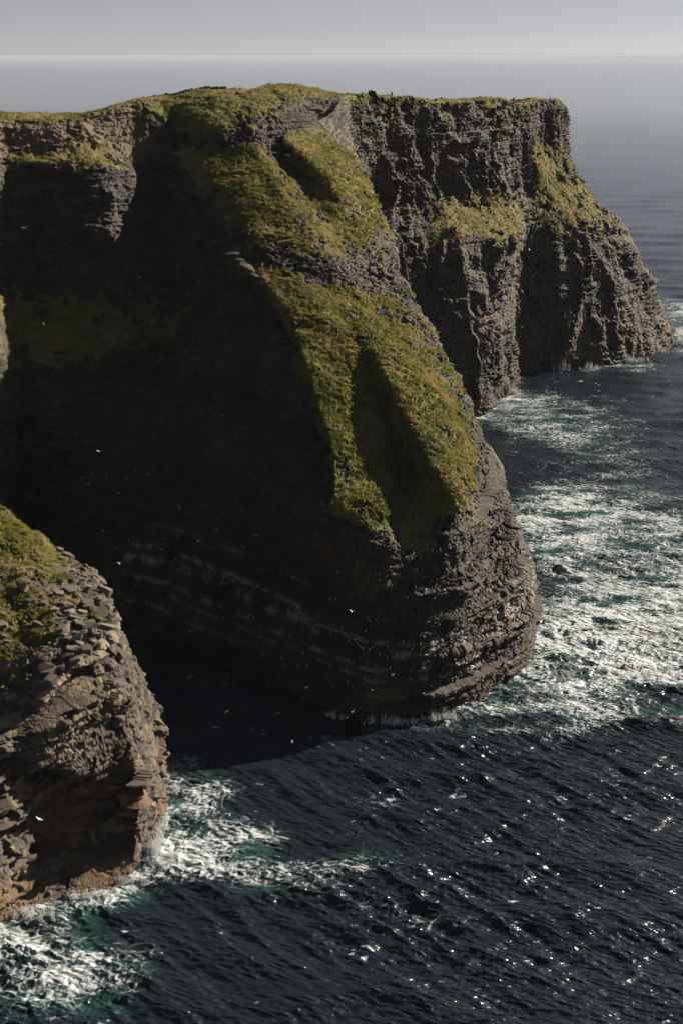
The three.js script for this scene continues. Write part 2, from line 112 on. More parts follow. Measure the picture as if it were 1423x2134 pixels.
const NEAR = [
  [[0,-92.0,-6.0,-188.0,0], [1,-93.0,0.0,-190.0,0], [2,-94.0,10.0,-191.0,0], [3,-94.0,20.0,-193.0,0], [4,-95.0,30.0,-196.0,0], [4.86,-96.7,36.9,-200.3,0], [5,-97.0,38.0,-201.0,0], [5.14,-97.7,38.4,-202.0,0.042], [6,-102.0,41.0,-208.0,0.3], [7,-112.0,48.0,-216.0,0.9], [8,-128.0,58.0,-226.0,1], [9,-152.0,74.0,-240.0,1]],
  [[0,-61.6,-6.0,-217.0,0], [1,-61.9,0.0,-219.5,0], [2,-61.8,12.0,-221.0,0], [3,-60.7,25.0,-222.5,0], [4,-60.4,35.0,-224.5,0], [4.72,-61.7,34.7,-227.8,0], [4.9,-60.9,36.1,-227.1,0], [5,-60.8,37.3,-227.0,0.1], [5.14,-61.6,37.6,-228.1,0.114], [6,-66.1,39.2,-235.0,0.2], [7,-74.6,46.0,-246.0,0.9], [8,-84.6,55.0,-252.0,1], [9,-98.9,68.0,-258.0,1]],
  [[0,-53.6,-6.0,-225.0,0], [1,-54.0,0.0,-228.0,0], [1.5,-55.5,5.0,-238.0,0], [2,-56.0,12.0,-244.0,0], [3,-55.2,22.0,-243.0,0], [3.5,-52.3,27.7,-228.5,0], [4,-52.1,34.7,-228.5,0], [4.72,-53.0,39.3,-232.6,0], [4.9,-52.2,40.7,-232.1,0], [5,-52.1,41.9,-232.0,0.15], [5.14,-52.7,42.0,-233.0,0.143], [6,-56.1,42.6,-239.0,0.1], [7,-63.5,45.0,-253.0,0.75], [8,-74.6,48.9,-269.0,1], [9,-93.2,54.2,-284.0,1]],
  [[0,-44.4,-6.0,-228.0,0], [1,-45.0,0.0,-230.5,0], [1.5,-46.4,5.0,-239.0,0], [2,-47.7,12.0,-246.0,0], [3,-47.3,19.0,-245.0,0], [3.5,-45.7,22.4,-237.0,0], [4,-45.6,34.3,-237.0,0], [4.72,-47.5,42.1,-242.4,0], [4.9,-46.8,43.5,-242.1,0], [5,-46.7,44.7,-242.0,0.2], [5.14,-47.3,44.8,-243.0,0.193], [6,-50.8,45.0,-249.0,0.15], [7,-58.2,47.2,-260.0,0.45], [8,-67.5,50.0,-273.0,0.95], [9,-82.3,53.6,-289.0,1]],
  [[0,-39.6,-6.0,-232.0,0], [1,-40.0,0.0,-234.5,0], [2,-39.2,10.4,-240.0,0], [3,-40.0,19.1,-243.0,0], [4,-41.5,31.9,-246.0,0], [4.72,-45.2,42.0,-251.4,0], [4.9,-44.8,43.4,-251.1,0], [5,-44.7,44.6,-251.0,0.15], [5.14,-45.2,44.6,-252.0,0.143], [6,-48.3,44.7,-258.0,0.1], [7,-54.7,47.1,-267.0,0.25], [8,-63.8,50.0,-279.0,0.8], [9,-78.2,53.9,-294.0,1]],
  [[0,-37.4,-6.0,-256.0,0], [1,-38.2,0.0,-258.5,0], [2,-37.9,9.7,-260.5,0], [3,-39.0,17.5,-262.5,0], [4,-41.0,25.5,-264.0,0], [4.5,-44.1,34.7,-265.0,0], [4.72,-46.8,39.2,-267.5,0], [4.9,-46.7,40.6,-267.1,0], [5,-46.6,41.8,-267.0,0.1], [5.14,-47.0,42.1,-267.6,0.107], [6,-49.3,43.7,-271.0,0.15], [7,-54.6,45.9,-277.0,0.2], [8,-63.7,49.7,-286.0,0.6], [9,-76.8,53.9,-299.0,0.9]],
  [[0,-37.6,-6.0,-268.0,0], [1,-38.2,0.0,-270.0,0], [2,-38.8,7.3,-272.5,0], [3,-40.5,14.0,-274.5,0], [4,-42.5,20.7,-276.5,0], [4.5,-47.0,29.7,-279.0,0], [4.72,-49.7,34.1,-281.5,0], [4.9,-49.5,35.5,-281.1,0], [5,-49.4,36.7,-281.0,0], [5.14,-49.8,37.6,-281.4,0.014], [6,-52.3,42.9,-284.0,0.1], [7,-58.9,45.5,-288.5,0.2], [8,-67.7,49.1,-295.0,0.4], [9,-79.6,52.8,-306.0,0.6]],
  [[0,-44.0,-6.0,-293.0,0], [1,-46.0,0.0,-292.0,0], [2,-48.0,8.0,-292.0,0], [3,-51.0,16.0,-292.0,0], [4,-54.0,24.0,-292.5,0], [4.86,-57.4,31.7,-292.9,0], [5,-58.0,33.0,-293.0,0], [5.14,-58.6,33.8,-293.3,0], [6,-62.0,39.0,-295.0,0], [7,-68.0,42.5,-299.0,0], [8,-78.0,45.5,-307.0,0], [9,-92.0,49.0,-319.0,0]],
  [[0,-76.0,-6.0,-314.0,0], [1,-78.0,0.0,-313.0,0], [2,-80.0,8.0,-313.0,0], [3,-82.0,15.0,-313.0,0], [4,-84.0,22.0,-314.0,0], [4.86,-86.6,27.2,-314.9,0], [5,-87.0,28.0,-315.0,0], [5.14,-87.4,28.6,-315.3,0], [6,-90.0,32.0,-317.0,0], [7,-95.0,35.0,-321.0,0], [8,-103.0,37.0,-328.0,0], [9,-115.0,39.0,-340.0,0]],
];

function slopes(xs, ys) {                                            // monotone cubic through the points
  const n = xs.length, d = [], m = new Array(n);
  for (let i = 0; i < n - 1; i++) d.push((ys[i + 1] - ys[i]) / (xs[i + 1] - xs[i]));
  m[0] = d[0]; m[n - 1] = d[n - 2];
  for (let i = 1; i < n - 1; i++) {
    if (d[i - 1] * d[i] <= 0) { m[i] = 0; continue; }
    const h0 = xs[i] - xs[i - 1], h1 = xs[i + 1] - xs[i], w1 = 2 * h1 + h0, w2 = h1 + 2 * h0;
    m[i] = (w1 + w2) / (w1 / d[i - 1] + w2 / d[i]);
  }
  return m;
}
function hermite(xs, ys, m, i, x) {
  const h = xs[i + 1] - xs[i], t = (x - xs[i]) / h, t2 = t * t, t3 = t2 * t;
  return (2 * t3 - 3 * t2 + 1) * ys[i] + (t3 - 2 * t2 + t) * h * m[i] + (-2 * t3 + 3 * t2) * ys[i + 1] + (t3 - t2) * h * m[i + 1];
}
// levels: list of [level, samples up to the next]; ribs a..b with counts[] samples between neighbours
function loft(ribs, a, b, counts, levels) {
  const lv = [];
  for (let i = 0; i < levels.length - 1; i++) for (let k = 0; k < levels[i][1]; k++) lv.push(lerp(levels[i][0], levels[i + 1][0], k / levels[i][1]));
  lv.push(levels[levels.length - 1][0]);
  const nv = lv.length, R = ribs.length, at = ribs.map(() => [0, 1, 2, 3].map(() => new Float64Array(nv)));
  ribs.forEach((rib, r) => {
    const xs = rib.map((q) => q[0]);
    for (let c = 0; c < 4; c++) { const ys = rib.map((q) => q[c + 1]), m = slopes(xs, ys); let i = 0; lv.forEach((l, k) => { while (i < xs.length - 2 && l > xs[i + 1]) i++; at[r][c][k] = hermite(xs, ys, m, i, l); }); }
  });
  const us = [0];
  for (let r = 1; r < R; r++) { let s = 0; for (let k = 0; k < nv; k += 8) s += Math.hypot(at[r][0][k] - at[r - 1][0][k], at[r][2][k] - at[r - 1][2][k]); us.push(us[r - 1] + Math.max(4, s / Math.ceil(nv / 8))); }
  const uu = [], ui = [];
  for (let r = a; r < b; r++) for (let k = 0; k < counts[r - a]; k++) { uu.push(lerp(us[r], us[r + 1], k / counts[r - a])); ui.push(r); }
  uu.push(us[b]); ui.push(b - 1);
  const nu = uu.length, base = new Float32Array(nu * nv * 4);
  for (let k = 0; k < nv; k++) for (let c = 0; c < 4; c++) {
    const ys = at.map((q) => q[c][k]), m = slopes(us, ys);
    for (let i = 0; i < nu; i++) base[(i * nv + k) * 4 + c] = hermite(us, ys, m, ui[i], uu[i]);
  }
  return { nu, nv, lv, uu, ui, us, base };
}
function normalsOf(P, nu, nv, stride) {
  const N = new Float32Array(nu * nv * 3);
  for (let i = 0; i < nu; i++) for (let k = 0; k < nv; k++) {
    const i0 = Math.max(0, i - 1), i1 = Math.min(nu - 1, i + 1), k0 = Math.max(0, k - 1), k1 = Math.min(nv - 1, k + 1);
    const A = (i0 * nv + k) * stride, B = (i1 * nv + k) * stride, C = (i * nv + k0) * stride, D = (i * nv + k1) * stride;
    const ax = P[B] - P[A], ay = P[B + 1] - P[A + 1], az = P[B + 2] - P[A + 2], bx = P[D] - P[C], by = P[D + 1] - P[C + 1], bz = P[D + 2] - P[C + 2];
    const x = ay * bz - az * by, y = az * bx - ax * bz, z = ax * by - ay * bx, l = Math.hypot(x, y, z) || 1, o = (i * nv + k) * 3;
    N[o] = x / l; N[o + 1] = y / l; N[o + 2] = z / l;
  }
  return N;
}
// one band of layered rock: beds of thickness t stand out or lie back, each by its own amount that varies along the face
function beds(yy, t, x, z, s) {
  const q = yy / t + 0.45 * noise(yy / (t * 2.7), s, 0.5), k = Math.floor(q), f = q - k, w = smooth(0.9, 1, f);
  const v = (j) => (hash(j, s * 31, 7) * 2 - 1) * 0.62 + noise(x / (t * 3.2 + 7), j * 5.37 + s, z / (t * 3.2 + 7)) * 1.05;
  const a = v(k); return w > 0 ? lerp(a, v(k + 1), w) : a;
}
const GRASS = [[0.046, 0.056, 0.007], [0.100, 0.108, 0.013], [0.118, 0.088, 0.022], [0.072, 0.052, 0.020], [0.20, 0.155, 0.10]];
const ROCK = [[0.024, 0.0185, 0.0145], [0.044, 0.033, 0.025], [0.082, 0.063, 0.046], [0.074, 0.043, 0.021], [0.30, 0.28, 0.24]];
function terrain(L, style0, blend) {
  const { nu, nv, base } = L, N0 = normalsOf(base, nu, nv, 4), P = new Float32Array(nu * nv * 3), C = new Float32Array(nu * nv * 3), T = new Float32Array(nu * nv);
  // true lengths along the contours and down the slope, for the lie of the grass
  const su = new Float32Array(nu * nv), sv = new Float32Array(nu * nv);
  for (let i = 0; i < nu; i++) for (let k = 0; k < nv; k++) {
    const o = i * nv + k, d = (q) => Math.hypot(base[o * 4] - base[q * 4], base[o * 4 + 1] - base[q * 4 + 1], base[o * 4 + 2] - base[q * 4 + 2]);
    su[o] = i ? su[o - nv] + d(o - nv) : 0; sv[o] = k ? sv[o - 1] + d(o - 1) : 0;
  }
  let style = style0;
  for (let i = 0; i < nu; i++) for (let k = 0; k < nv; k++) {
    if (blend && k === 0) { const rib = L.ui[i] + (L.uu[i] - L.us[L.ui[i]]) / (L.us[L.ui[i] + 1] - L.us[L.ui[i]]), t = smooth(blend.from, blend.to, rib); style = { ...style0 }; for (const q of ['shadeTone', 'big', 'flute', 'bed', 'ledge', 'facet', 'fsize', 'pale', 'dry']) style[q] = lerp(blend.style[q], style0[q], t); }
    const o = i * nv + k, x = base[o * 4], y = base[o * 4 + 1], z = base[o * 4 + 2];
    let nx = N0[o * 3], ny = N0[o * 3 + 1], nz = N0[o * 3 + 2];
    const n6 = noise(x / 7, y / 7, z / 7), n2 = noise(x / 1.9, y / 1.9 + 9, z / 1.9), n1 = noise(x / 0.75, y / 0.75, z / 0.75 + 5), n30 = noise(x / 30, y / 30 + 4, z / 30);
    const turf = base[o * 4 + 3] + (style.rag ?? 1) * (0.42 * n6 + 0.26 * n2) + 0.10 * n1 + 0.5 * (Math.abs(ny) - 0.55);
    // worn patches of bare soil and stone in the sward
    const bare = smooth(0.34, 0.52, noise(x / 5.5 + 31, y / 5.5, z / 5.5) + 0.45 * noise(x / 1.6, y / 1.6 + 17, z / 1.6)) * 0.9;
    const g = smooth(0.44, 0.56, turf - bare); T[o] = g;
    let dr = 0, dg = 0, r = 0, bed = 0;
    if (g < 1) {
      const yy = y + 1.6 * n30 + 0.018 * x + 0.4 * n6;
      bed = hash(Math.floor(yy / 1.5 + 0.45 * noise(yy / 4.05, 2, 0.5)), 62, 7);
      const wx = x + 5 * n30 + 2.2 * n6, wz = z - 5 * n30 + 2.2 * n6, m1 = 0.35 + 0.9 * smooth(-0.35, 0.35, noise(x / 21 + 9, y / 17, z / 21)), m2 = smooth(-0.3, 0.35, noise(x / 19, y / 11 + 7, z / 19 + 3));
      const flute = 0.55 - 1.9 * Math.abs(noise(wx / 13, y / 60, wz / 13 + 3)), flute2 = 0.4 - 1.6 * Math.abs(noise(wx / 4.4, y / 19, wz / 4.4));
      const fs = style.fsize, b1 = block(wx / fs, yy / (fs * 0.5), wz / fs), e1 = edgeOut, b2 = block(x / 1.25 + 40, yy / 0.62, z / 1.25), e2 = edgeOut;
      dr = style.big * (2.2 * n30 + 1.1 * n6) + style.flute * (2.1 * flute + 0.9 * m1 * flute2)
        + style.bed * smooth(0.8, 0.45, ny) * (style.ledge * m1 * smooth(-2, 10, y) * beds(yy, 6.2, x, z, 1) + 0.6 * m2 * beds(yy, 1.6, x, z, 2) + 0.3 * (0.3 + m2) * beds(yy, 0.55, x, z, 3))
        + style.facet * m1 * b1 + 0.2 * b2 - 0.4 * (1 - smooth(0, 0.07, e1)) - 0.14 * (1 - smooth(0, 0.12, e2)) + 0.3 * n2 + 0.1 * n1 + 0.07 * noise(x / 0.4, y / 0.3, z / 0.4);
      if (style.flat) dr *= lerp(1, style.flat, smooth(0.45, 0.75, ny));
      r = b1;
    }
    if (g > 0) { const ga = noise(su[o] / 0.45, sv[o] / 0.95, 3), gb = noise(su[o] / 0.95, sv[o] / 2.1, 9), rough = 0.55 + 0.9 * smooth(-0.3, 0.4, noise(x / 9 + 5, y / 9, z / 9)); dg = 0.8 * n6 + 0.42 * n2 + rough * (0.22 * (0.4 - Math.abs(n1) * 1.5) + 0.26 * ga + 0.14 * gb + 0.18 * noise(x / 0.36, y / 0.36, z / 0.36)) + style.big * 0.8 * n30; }
    const edge = Math.min(1, (L.lv[k] - L.lv[0]) * 1.0), d = lerp(dr, dg + 0.25, g) * Math.min(1, edge + 0.3);
    const sy = g > 0.5 ? 1 : lerp(0.35, 1, smooth(0.5, 0.85, ny)), l = Math.hypot(nx, ny * sy, nz) || 1;
    P[o * 3] = x + nx / l * d; P[o * 3 + 1] = y + ny * sy / l * d; P[o * 3 + 2] = z + nz / l * d;
    // colours of the matter; the rock also carries painted shade and sunlight
    const na = noise(x / 1.3 + 70, y / 1.3, z / 1.3), nb = noise(x / 14, y / 14 + 30, z / 14), nc = noise(x / 0.5, y / 0.5, z / 0.5 + 60), nd = noise(x / 4.5 + 11, y / 4.5, z / 4.5);
    let cr, cg, cb;
    if (g > 0.5) {
      const dry = smooth(-0.3, 0.35, nb * 1.2 + na * 0.35 + style.dry), bright = smooth(-0.1, 0.5, nd + 0.5 * nc), dead = smooth(0.1, 0.5, na + nc * 0.5);
      const mix = (c) => lerp(lerp(lerp(GRASS[0][c], GRASS[1][c], bright), GRASS[2][c], dry * 0.75), GRASS[3][c], dead * 0.6);
      const pale = smooth(0.42, 0.62, nc + 0.25 * nd);
      cr = lerp(mix(0), GRASS[4][0], pale * 0.6); cg = lerp(mix(1), GRASS[4][1], pale * 0.6); cb = lerp(mix(2), GRASS[4][2], pale * 0.6);
    } else {
      const t = smooth(-0.5, 0.6, nb * 0.7 + (bed - 0.5) * 0.9 + r * 0.25 + na * 0.35), pale = smooth(0.25, 0.6, nd + 0.4 * na) * style.pale, rust = smooth(0.15, 0.5, nb + 0.5 * nd + style.rust(x, y, z));
      const mix = (c) => lerp(lerp(lerp(ROCK[0][c], ROCK[1][c], t), ROCK[2][c], pale), ROCK[3][c], rust * 0.7);
      cr = mix(0); cg = mix(1); cb = mix(2);
      cr *= style.shadeTone; cg *= style.shadeTone; cb *= style.shadeTone;  // painted light: darker on the shaded bay and headland, lighter on the sunlit near cliff
      const gu = style.guano ? style.guano(x, y, z, na, nd, nc) : 0;
      if (gu > 0) { cr = lerp(cr, ROCK[4][0], gu); cg = lerp(cg, ROCK[4][1], gu); cb = lerp(cb, ROCK[4][2], gu); }
      const li = style.lichen ? smooth(0.42, 0.55, noise(x / 2.2, y / 2.2 + 80, z / 2.2) + 0.3 * nc) * style.lichen : 0;
      if (li > 0) { cr = lerp(cr, 0.17, li); cg = lerp(cg, 0.13, li); cb = lerp(cb, 0.035, li); }
      if (style.cap) { const cp = smooth(4.66, 4.8, L.lv[k]) * smooth(5.08, 5.0, L.lv[k]) * smooth(-0.45, 0.1, nd + 0.4 * na); cr = lerp(cr, 0.155, cp * 0.8); cg = lerp(cg, 0.128, cp * 0.8); cb = lerp(cb, 0.088, cp * 0.8); }
      const so = style.soil ? style.soil(x, y, z) : 0;
      if (so > 0) { cr = lerp(cr, 0.080 + 0.02 * na, so); cg = lerp(cg, 0.054 + 0.014 * na, so); cb = lerp(cb, 0.033, so); }
      const mo = smooth(0.25, 0.5, nb * 0.5 + n2 + 0.4 * n6 + (base[o * 4 + 3] - 0.25)) * 0.7;
      cr = lerp(cr, 0.07, mo); cg = lerp(cg, 0.072, mo); cb = lerp(cb, 0.02, mo);
    }
    C[o * 3] = cr; C[o * 3 + 1] = cg; C[o * 3 + 2] = cb;
  }
  const N = normalsOf(P, nu, nv, 3);
  return { ...L, P, N, C, T };
}
const rockMat = new THREE.MeshStandardMaterial({ vertexColors: true, roughness: 0.9 });
const turfMat = new THREE.MeshStandardMaterial({ vertexColors: true, roughness: 1 });
for (const m of [rockMat, turfMat]) m.side = THREE.DoubleSide;
// the land's faces: bare rock in one mesh, turf in another
function landMeshes(G, root, rockName, turfName) {
  const { nu, nv, P, N, C, T } = G;
  for (const want of [0, 1]) {
    const map = new Int32Array(nu * nv).fill(-1), pos = [], nor = [], col = [], idx = [];
    const use = (o) => { if (map[o] < 0) { map[o] = pos.length / 3; for (let c = 0; c < 3; c++) { pos.push(P[o * 3 + c]); nor.push(N[o * 3 + c]); col.push(C[o * 3 + c]); } } return map[o]; };
    for (let i = 0; i < nu - 1; i++) for (let k = 0; k < nv - 1; k++) {
      const a = i * nv + k, b = a + nv, c = b + 1, d = a + 1;
      if (((T[a] + T[b] + T[c] + T[d]) > 2 ? 1 : 0) !== want) continue;
      const A = use(a), B = use(b), Cc = use(c), D = use(d);
      idx.push(A, B, Cc, A, Cc, D);
    }
    if (!idx.length) continue;
    const geo = new THREE.BufferGeometry();
    geo.setAttribute('position', new THREE.Float32BufferAttribute(pos, 3));
    if (want) geo.setAttribute('normal', new THREE.Float32BufferAttribute(nor, 3));    // rock stays faceted
    geo.setAttribute('color', new THREE.Float32BufferAttribute(col, 3));
    geo.setIndex(idx);
    const m = new THREE.Mesh(geo, want ? turfMat : rockMat); m.name = want ? turfName : rockName;
    root.add(m);
  }
  cast(root); scene.add(root);
  return root;
}
const group = (name) => { const g = new THREE.Group(); g.name = name; return g; };

// ------------------------------------------------------------------ the cliffs
const noRust = () => -0.25;
const guanoNose = (x, y, z, na, nd, nc) => {
  if (x < -60 || x > 62 || z < -372) return 0;
  const s = 0.03 * x + 0.6 * noise(x / 18, 5, z / 18), line = (h, w) => Math.exp(-(((y - h + s) / w) ** 2));
  const band = line(19, 0.55) + line(16.2, 0.9) + 0.9 * line(12, 0.6) + 0.8 * line(9.4, 0.45) + 0.7 * line(6, 0.4) + 0.5 * line(24, 0.4);
  const patch = x > 36 ? Math.exp(-(((y - 17) / 4) ** 2)) * 0.8 : 0;
  return Math.min(1, band * smooth(-0.15, 0.35, nd + 0.5 * na + 0.4 * nc) + patch * smooth(-0.1, 0.4, na + nc)) * 0.8;
};
const LV = (list) => list;
const bayLevels = [[0, 6], [1, 30], [2, 34], [3, 38], [4, 34], [5, 22], [5.5, 26], [6, 40], [7, 44], [8, 50], [9, 60], [11, 18], [12, 16], [13, 4], [14, 0]];
const bay = terrain(loft(COAST, 0, 5, [26, 50, 84, 74, 74], bayLevels), { shadeTone: 0.6, big: 0.9, flute: 0.8, bed: 0.9, ledge: 0.8, facet: 0.5, fsize: 4, pale: 0.5, dry: 0.1, rust: noRust, guano: guanoNose,
  soil: (x, y, z) => smooth(116, 121, y + 2 * noise(x / 5, 1, z / 5)) * smooth(-56, -74, x) * smooth(-420, -435, z) });
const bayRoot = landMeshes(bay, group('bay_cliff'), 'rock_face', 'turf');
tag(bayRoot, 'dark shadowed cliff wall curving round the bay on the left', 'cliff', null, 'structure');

const spurLevels = [[0, 8], [1, 60], [2, 70], [3, 60], [3.7, 40], [4, 76], [4.5, 84], [5, 76], [5.5, 66], [6, 56], [6.5, 52], [7, 34], [7.3, 46], [7.5, 64], [8, 66], [9, 32], [9.5, 56], [10, 60], [11, 30], [12, 18], [13, 4], [14, 0]];
const spur = terrain(loft(COAST, 5, 13, [76, 40, 80, 56, 62, 92, 78, 60], spurLevels), { shadeTone: 0.9, big: 0.45, flute: 0.35, bed: 1.7, ledge: 1.5, facet: 0.4, fsize: 3.6, pale: 0.55, dry: 0.02, rust: (x, y) => (y < 8 ? 0.05 : -0.3), guano: guanoNose }, { from: 5, to: 5.8, style: { shadeTone: 0.6, big: 0.9, flute: 0.8, bed: 0.9, ledge: 0.8, facet: 0.5, fsize: 4, pale: 0.5, dry: 0.1 } });
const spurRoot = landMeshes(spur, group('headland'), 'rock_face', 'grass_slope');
tag(spurRoot, 'headland with a sunlit green ramp running down to a layered dark nose', 'headland', null, 'structure');

const farLevels = [[0, 6], [1, 36], [2, 36], [3, 36], [4, 36], [5, 22], [5.5, 24], [6, 22], [6.5, 22], [7, 32], [8, 34], [9, 34], [10, 20], [11, 12], [12, 8], [13, 3], [14, 0]];
const far = terrain(loft(COAST, 13, 24, [16, 60, 70, 70, 58, 46, 62, 62, 50, 16, 8], farLevels), { shadeTone: 0.85, big: 1.0, flute: 1.6, bed: 0.85, ledge: 0.75, facet: 0.65, fsize: 5.5, rag: 1.5, pale: 0.6, dry: 0.3, rust: (x, y) => (y < 14 ? 0.15 : -0.2) }, { from: 13, to: 14.2, style: { shadeTone: 0.9, big: 0.45, flute: 0.35, bed: 1.7, ledge: 1.5, facet: 0.4, fsize: 3.6, pale: 0.55, dry: 0.02 } });
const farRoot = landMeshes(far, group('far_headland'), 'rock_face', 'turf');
tag(farRoot, 'far brown cliffs with fluted faces ending in a point in the sea', 'headland', null, 'structure');

const nearLevels = [[0, 8], [1, 30], [1.5, 30], [2, 52], [3, 46], [3.5, 26], [4, 26], [4.5, 34], [5, 44], [6, 60], [7, 60], [8, 44], [9, 0]];
const near = terrain(loft(NEAR, 0, 8, [30, 74, 74, 56, 70, 50, 40, 16], nearLevels), { shadeTone: 1.7, big: 0.5, flute: 0.5, bed: 0.9, ledge: 0.8, facet: 0.95, fsize: 4.2, pale: 0.75, dry: -0.1, lichen: 0.8, flat: 0.3, cap: true, rust: (x, y) => (y < 16 ? 0.3 : -0.2) });
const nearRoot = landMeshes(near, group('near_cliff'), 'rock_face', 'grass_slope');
tag(nearRoot, 'nearest cliff at lower left with loose rocks on its grassy top', 'cliff', null, 'structure');
console.log('land done');

// ------------------------------------------------------------------ the sea
const shore = [];
for (const R of [COAST, NEAR]) { let last = null; for (const rib of R) { const q = rib.find((p) => p[0] === 1); if (last) shore.push([last[1], last[3], q[1], q[3]]); last = q; } }
const shoreDistance = (x, z) => { let b = 1e9; for (const [ax, az, bx, bz] of shore) { const dx = bx - ax, dz = bz - az, t = Math.min(1, Math.max(0, ((x - ax) * dx + (z - az) * dz) / (dx * dx + dz * dz))), d = (x - ax - t * dx) ** 2 + (z - az - t * dz) ** 2; if (d < b) b = d; } return Math.sqrt(b); };
// churned water: [x, z, half-width, half-depth, strength]
const CHURN = [[68, -340, 22, 22, 1.0], [96, -338, 26, 22, 0.92], [54, -322, 9, 9, 0.95], [84, -372, 26, 20, 0.85], [112, -385, 26, 24, 0.7], [66, -352, 8, 22, 0.9], [72, -445, 16, 26, 0.68], [80, -470, 20, 20, 0.75], [98, -452, 18, 18, 0.5], [70, -420, 10, 25, 0.55],
  [92, -410, 30, 45, 0.45], [100, -520, 28, 50, 0.36], [112, -600, 25, 50, 0.32], [120, -440, 30, 40, 0.3],
  [73, -612, 13, 24, 0.85], [92, -628, 16, 16, 0.5], [85, -575, 22, 25, 0.5], [150, -705, 20, 14, 0.55], [197, -790, 16, 26, 0.95], [215, -860, 20, 45, 0.8], [190, -740, 14, 12, 0.5],
  [-35, -243, 5, 9, 1.0], [-27, -240, 9, 7, 0.82], [-20, -250, 10, 9, 0.6], [-31, -262, 7, 9, 0.72], [-33, -282, 6, 7, 0.5], [-47, -226, 8, 5, 0.9], [-55, -213, 9, 8, 0.95], [-50, -200, 12, 9, 0.75], [-40, -207, 9, 8, 0.5], [-10, -235, 12, 9, 0.38], [4, -239, 14, 5, 0.42], [8, -262, 16, 6, 0.25], [15, -222, 18, 5, 0.25],
  [38, -309, 10, 5, 0.7], [18, -300, 16, 3, 0.5], [-30, -323, 8, 5, 0.35], [62, -306, 16, 8, 0.55], [78, -298, 9, 5, 0.4], [100, -304, 14, 9, 0.45], [50, -297, 9, 4, 0.35], [88, -290, 7, 3, 0.3], [30, -300, 14, 5, 0.35]];
const FX0 = -130, FX1 = 250, FZ0 = 170, FZ1 = 1000, LZ = Math.log(FZ1 / FZ0);
const uvOf = (x, z) => [(x - FX0) / (FX1 - FX0), Math.log(Math.max(1, -z) / FZ0) / LZ];
const DN = 400, dens = new Float32Array(DN * DN);
for (let j = 0; j < DN; j++) for (let i = 0; i < DN; i++) {
  const x = FX0 + (i + 0.5) / DN * (FX1 - FX0), z = -FZ0 * Math.exp((j + 0.5) / DN * LZ);
  let d = 0;
  const wx = x + 7 * noise(x / 22, 3, z / 22), wz = z + 7 * noise(x / 22, 8, z / 22);
  for (const [cx, cz, rx, rz, s] of CHURN) { const q = ((wx - cx) / rx) ** 2 + ((wz - cz) / rz) ** 2; if (q < 6) d = 1 - (1 - d) * (1 - s * Math.exp(-q * 0.9)); }
  const sd = shoreDistance(x, z), exposed = smooth(-20, 30, x) + (z > -285 ? 1 : 0.15);
  d = 1 - (1 - d) * (1 - 0.75 * Math.min(1, exposed) * Math.exp(-((sd / 4.5) ** 2)) * (0.6 + 0.8 * noise(x / 9, 20, z / 9)));
  const u = (i + 0.5) / DN, v = (j + 0.5) / DN;
  dens[j * DN + i] = Math.max(0, d) * smooth(0, 0.03, u) * smooth(0, 0.03, 1 - u) * smooth(0, 0.05, 1 - v);
}
const densityAt = (x, z) => {
  const [u, v] = uvOf(x, z); if (u <= 0 || u >= 1 || v <= 0 || v >= 1) return 0;
  const a = Math.min(DN - 1.001, Math.max(0, u * DN - 0.5)), b = Math.min(DN - 1.001, Math.max(0, v * DN - 0.5)), i = Math.floor(a), j = Math.floor(b), s = a - i, t = b - j;
  return lerp(lerp(dens[j * DN + i], dens[j * DN + i + 1], s), lerp(dens[(j + 1) * DN + i], dens[(j + 1) * DN + i + 1], s), t);
};
const lace = (x, z) => {                                             // a net of foam, finer nets inside it
  const wx = x + 2.6 * noise(x / 8, 1, z / 8) + 0.8 * noise(x / 2.2, 2, z / 2.2), wz = z + 2.6 * noise(x / 8, 5, z / 8) + 0.8 * noise(x / 2.2, 6, z / 2.2);
  const a = 1 - Math.abs(noise(wx / 5.2, 11, wz / 3.4)) * 2.4, b = 1 - Math.abs(noise(wx / 2.0, 15, wz / 1.5)) * 2.2, c = 1 - Math.abs(noise(wx / 0.8, 19, wz / 0.65)) * 2;
  const s = 1 - Math.abs(noise((x + 5 * noise(x / 19, 23, z / 19)) / 13, 27, (z + 5 * noise(x / 19, 29, z / 19)) / 3.6)) * 2.6;
  return 0.30 * a + 0.24 * b + 0.20 * c + 0.26 * s;
};
// wind sea and swell, as trains of sharp-crested waves
const waves = [];
for (let i = 0; i < 72; i++) {
  const t = i / 71, len = 0.95 * Math.pow(64, t) * (0.9 + 0.2 * rnd()), dir = (len > 20 ? 262 : i % 5 === 0 ? 225 : 286) * D2R + (rnd() - 0.5) * (len > 20 ? 0.8 : 1.5), k = 2 * Math.PI / len;
  const steep = len > 20 ? 0.015 : len > 7 ? 0.040 : len > 2.5 ? 0.06 : 0.075;
  waves.push({ k, len, cx: Math.cos(dir), cz: Math.sin(dir), amp: steep * len / (2 * Math.PI) * (0.7 + 0.6 * rnd()) * 1.15, ph: rnd() * 6.283 });
}
function wave(x, z, spacing, out) {
  let ox = 0, oy = 0, oz = 0;
  const gust = 0.92 + 0.75 * noise(x / 42, 31, z / 30) + 0.35 * noise(x / 14, 33, z / 10), px = x + 2.2 * noise(x / 10, 40, z / 10), pz = z + 2.2 * noise(x / 10, 44, z / 10);
  for (const w of waves) {
    const f = smooth(1.6, 3.2, w.len / spacing); if (f <= 0) continue;
    const p = w.k * (px * w.cx + pz * w.cz) + w.ph, a = w.amp * f * (w.len < 12 ? gust : 1), s = Math.sin(p), c = Math.cos(p);
    ox -= w.cx * a * s * 0.7; oz -= w.cz * a * s * 0.7; oy += a * c;
  }
  out[0] = x + ox; out[1] = oy; out[2] = z + oz;
}
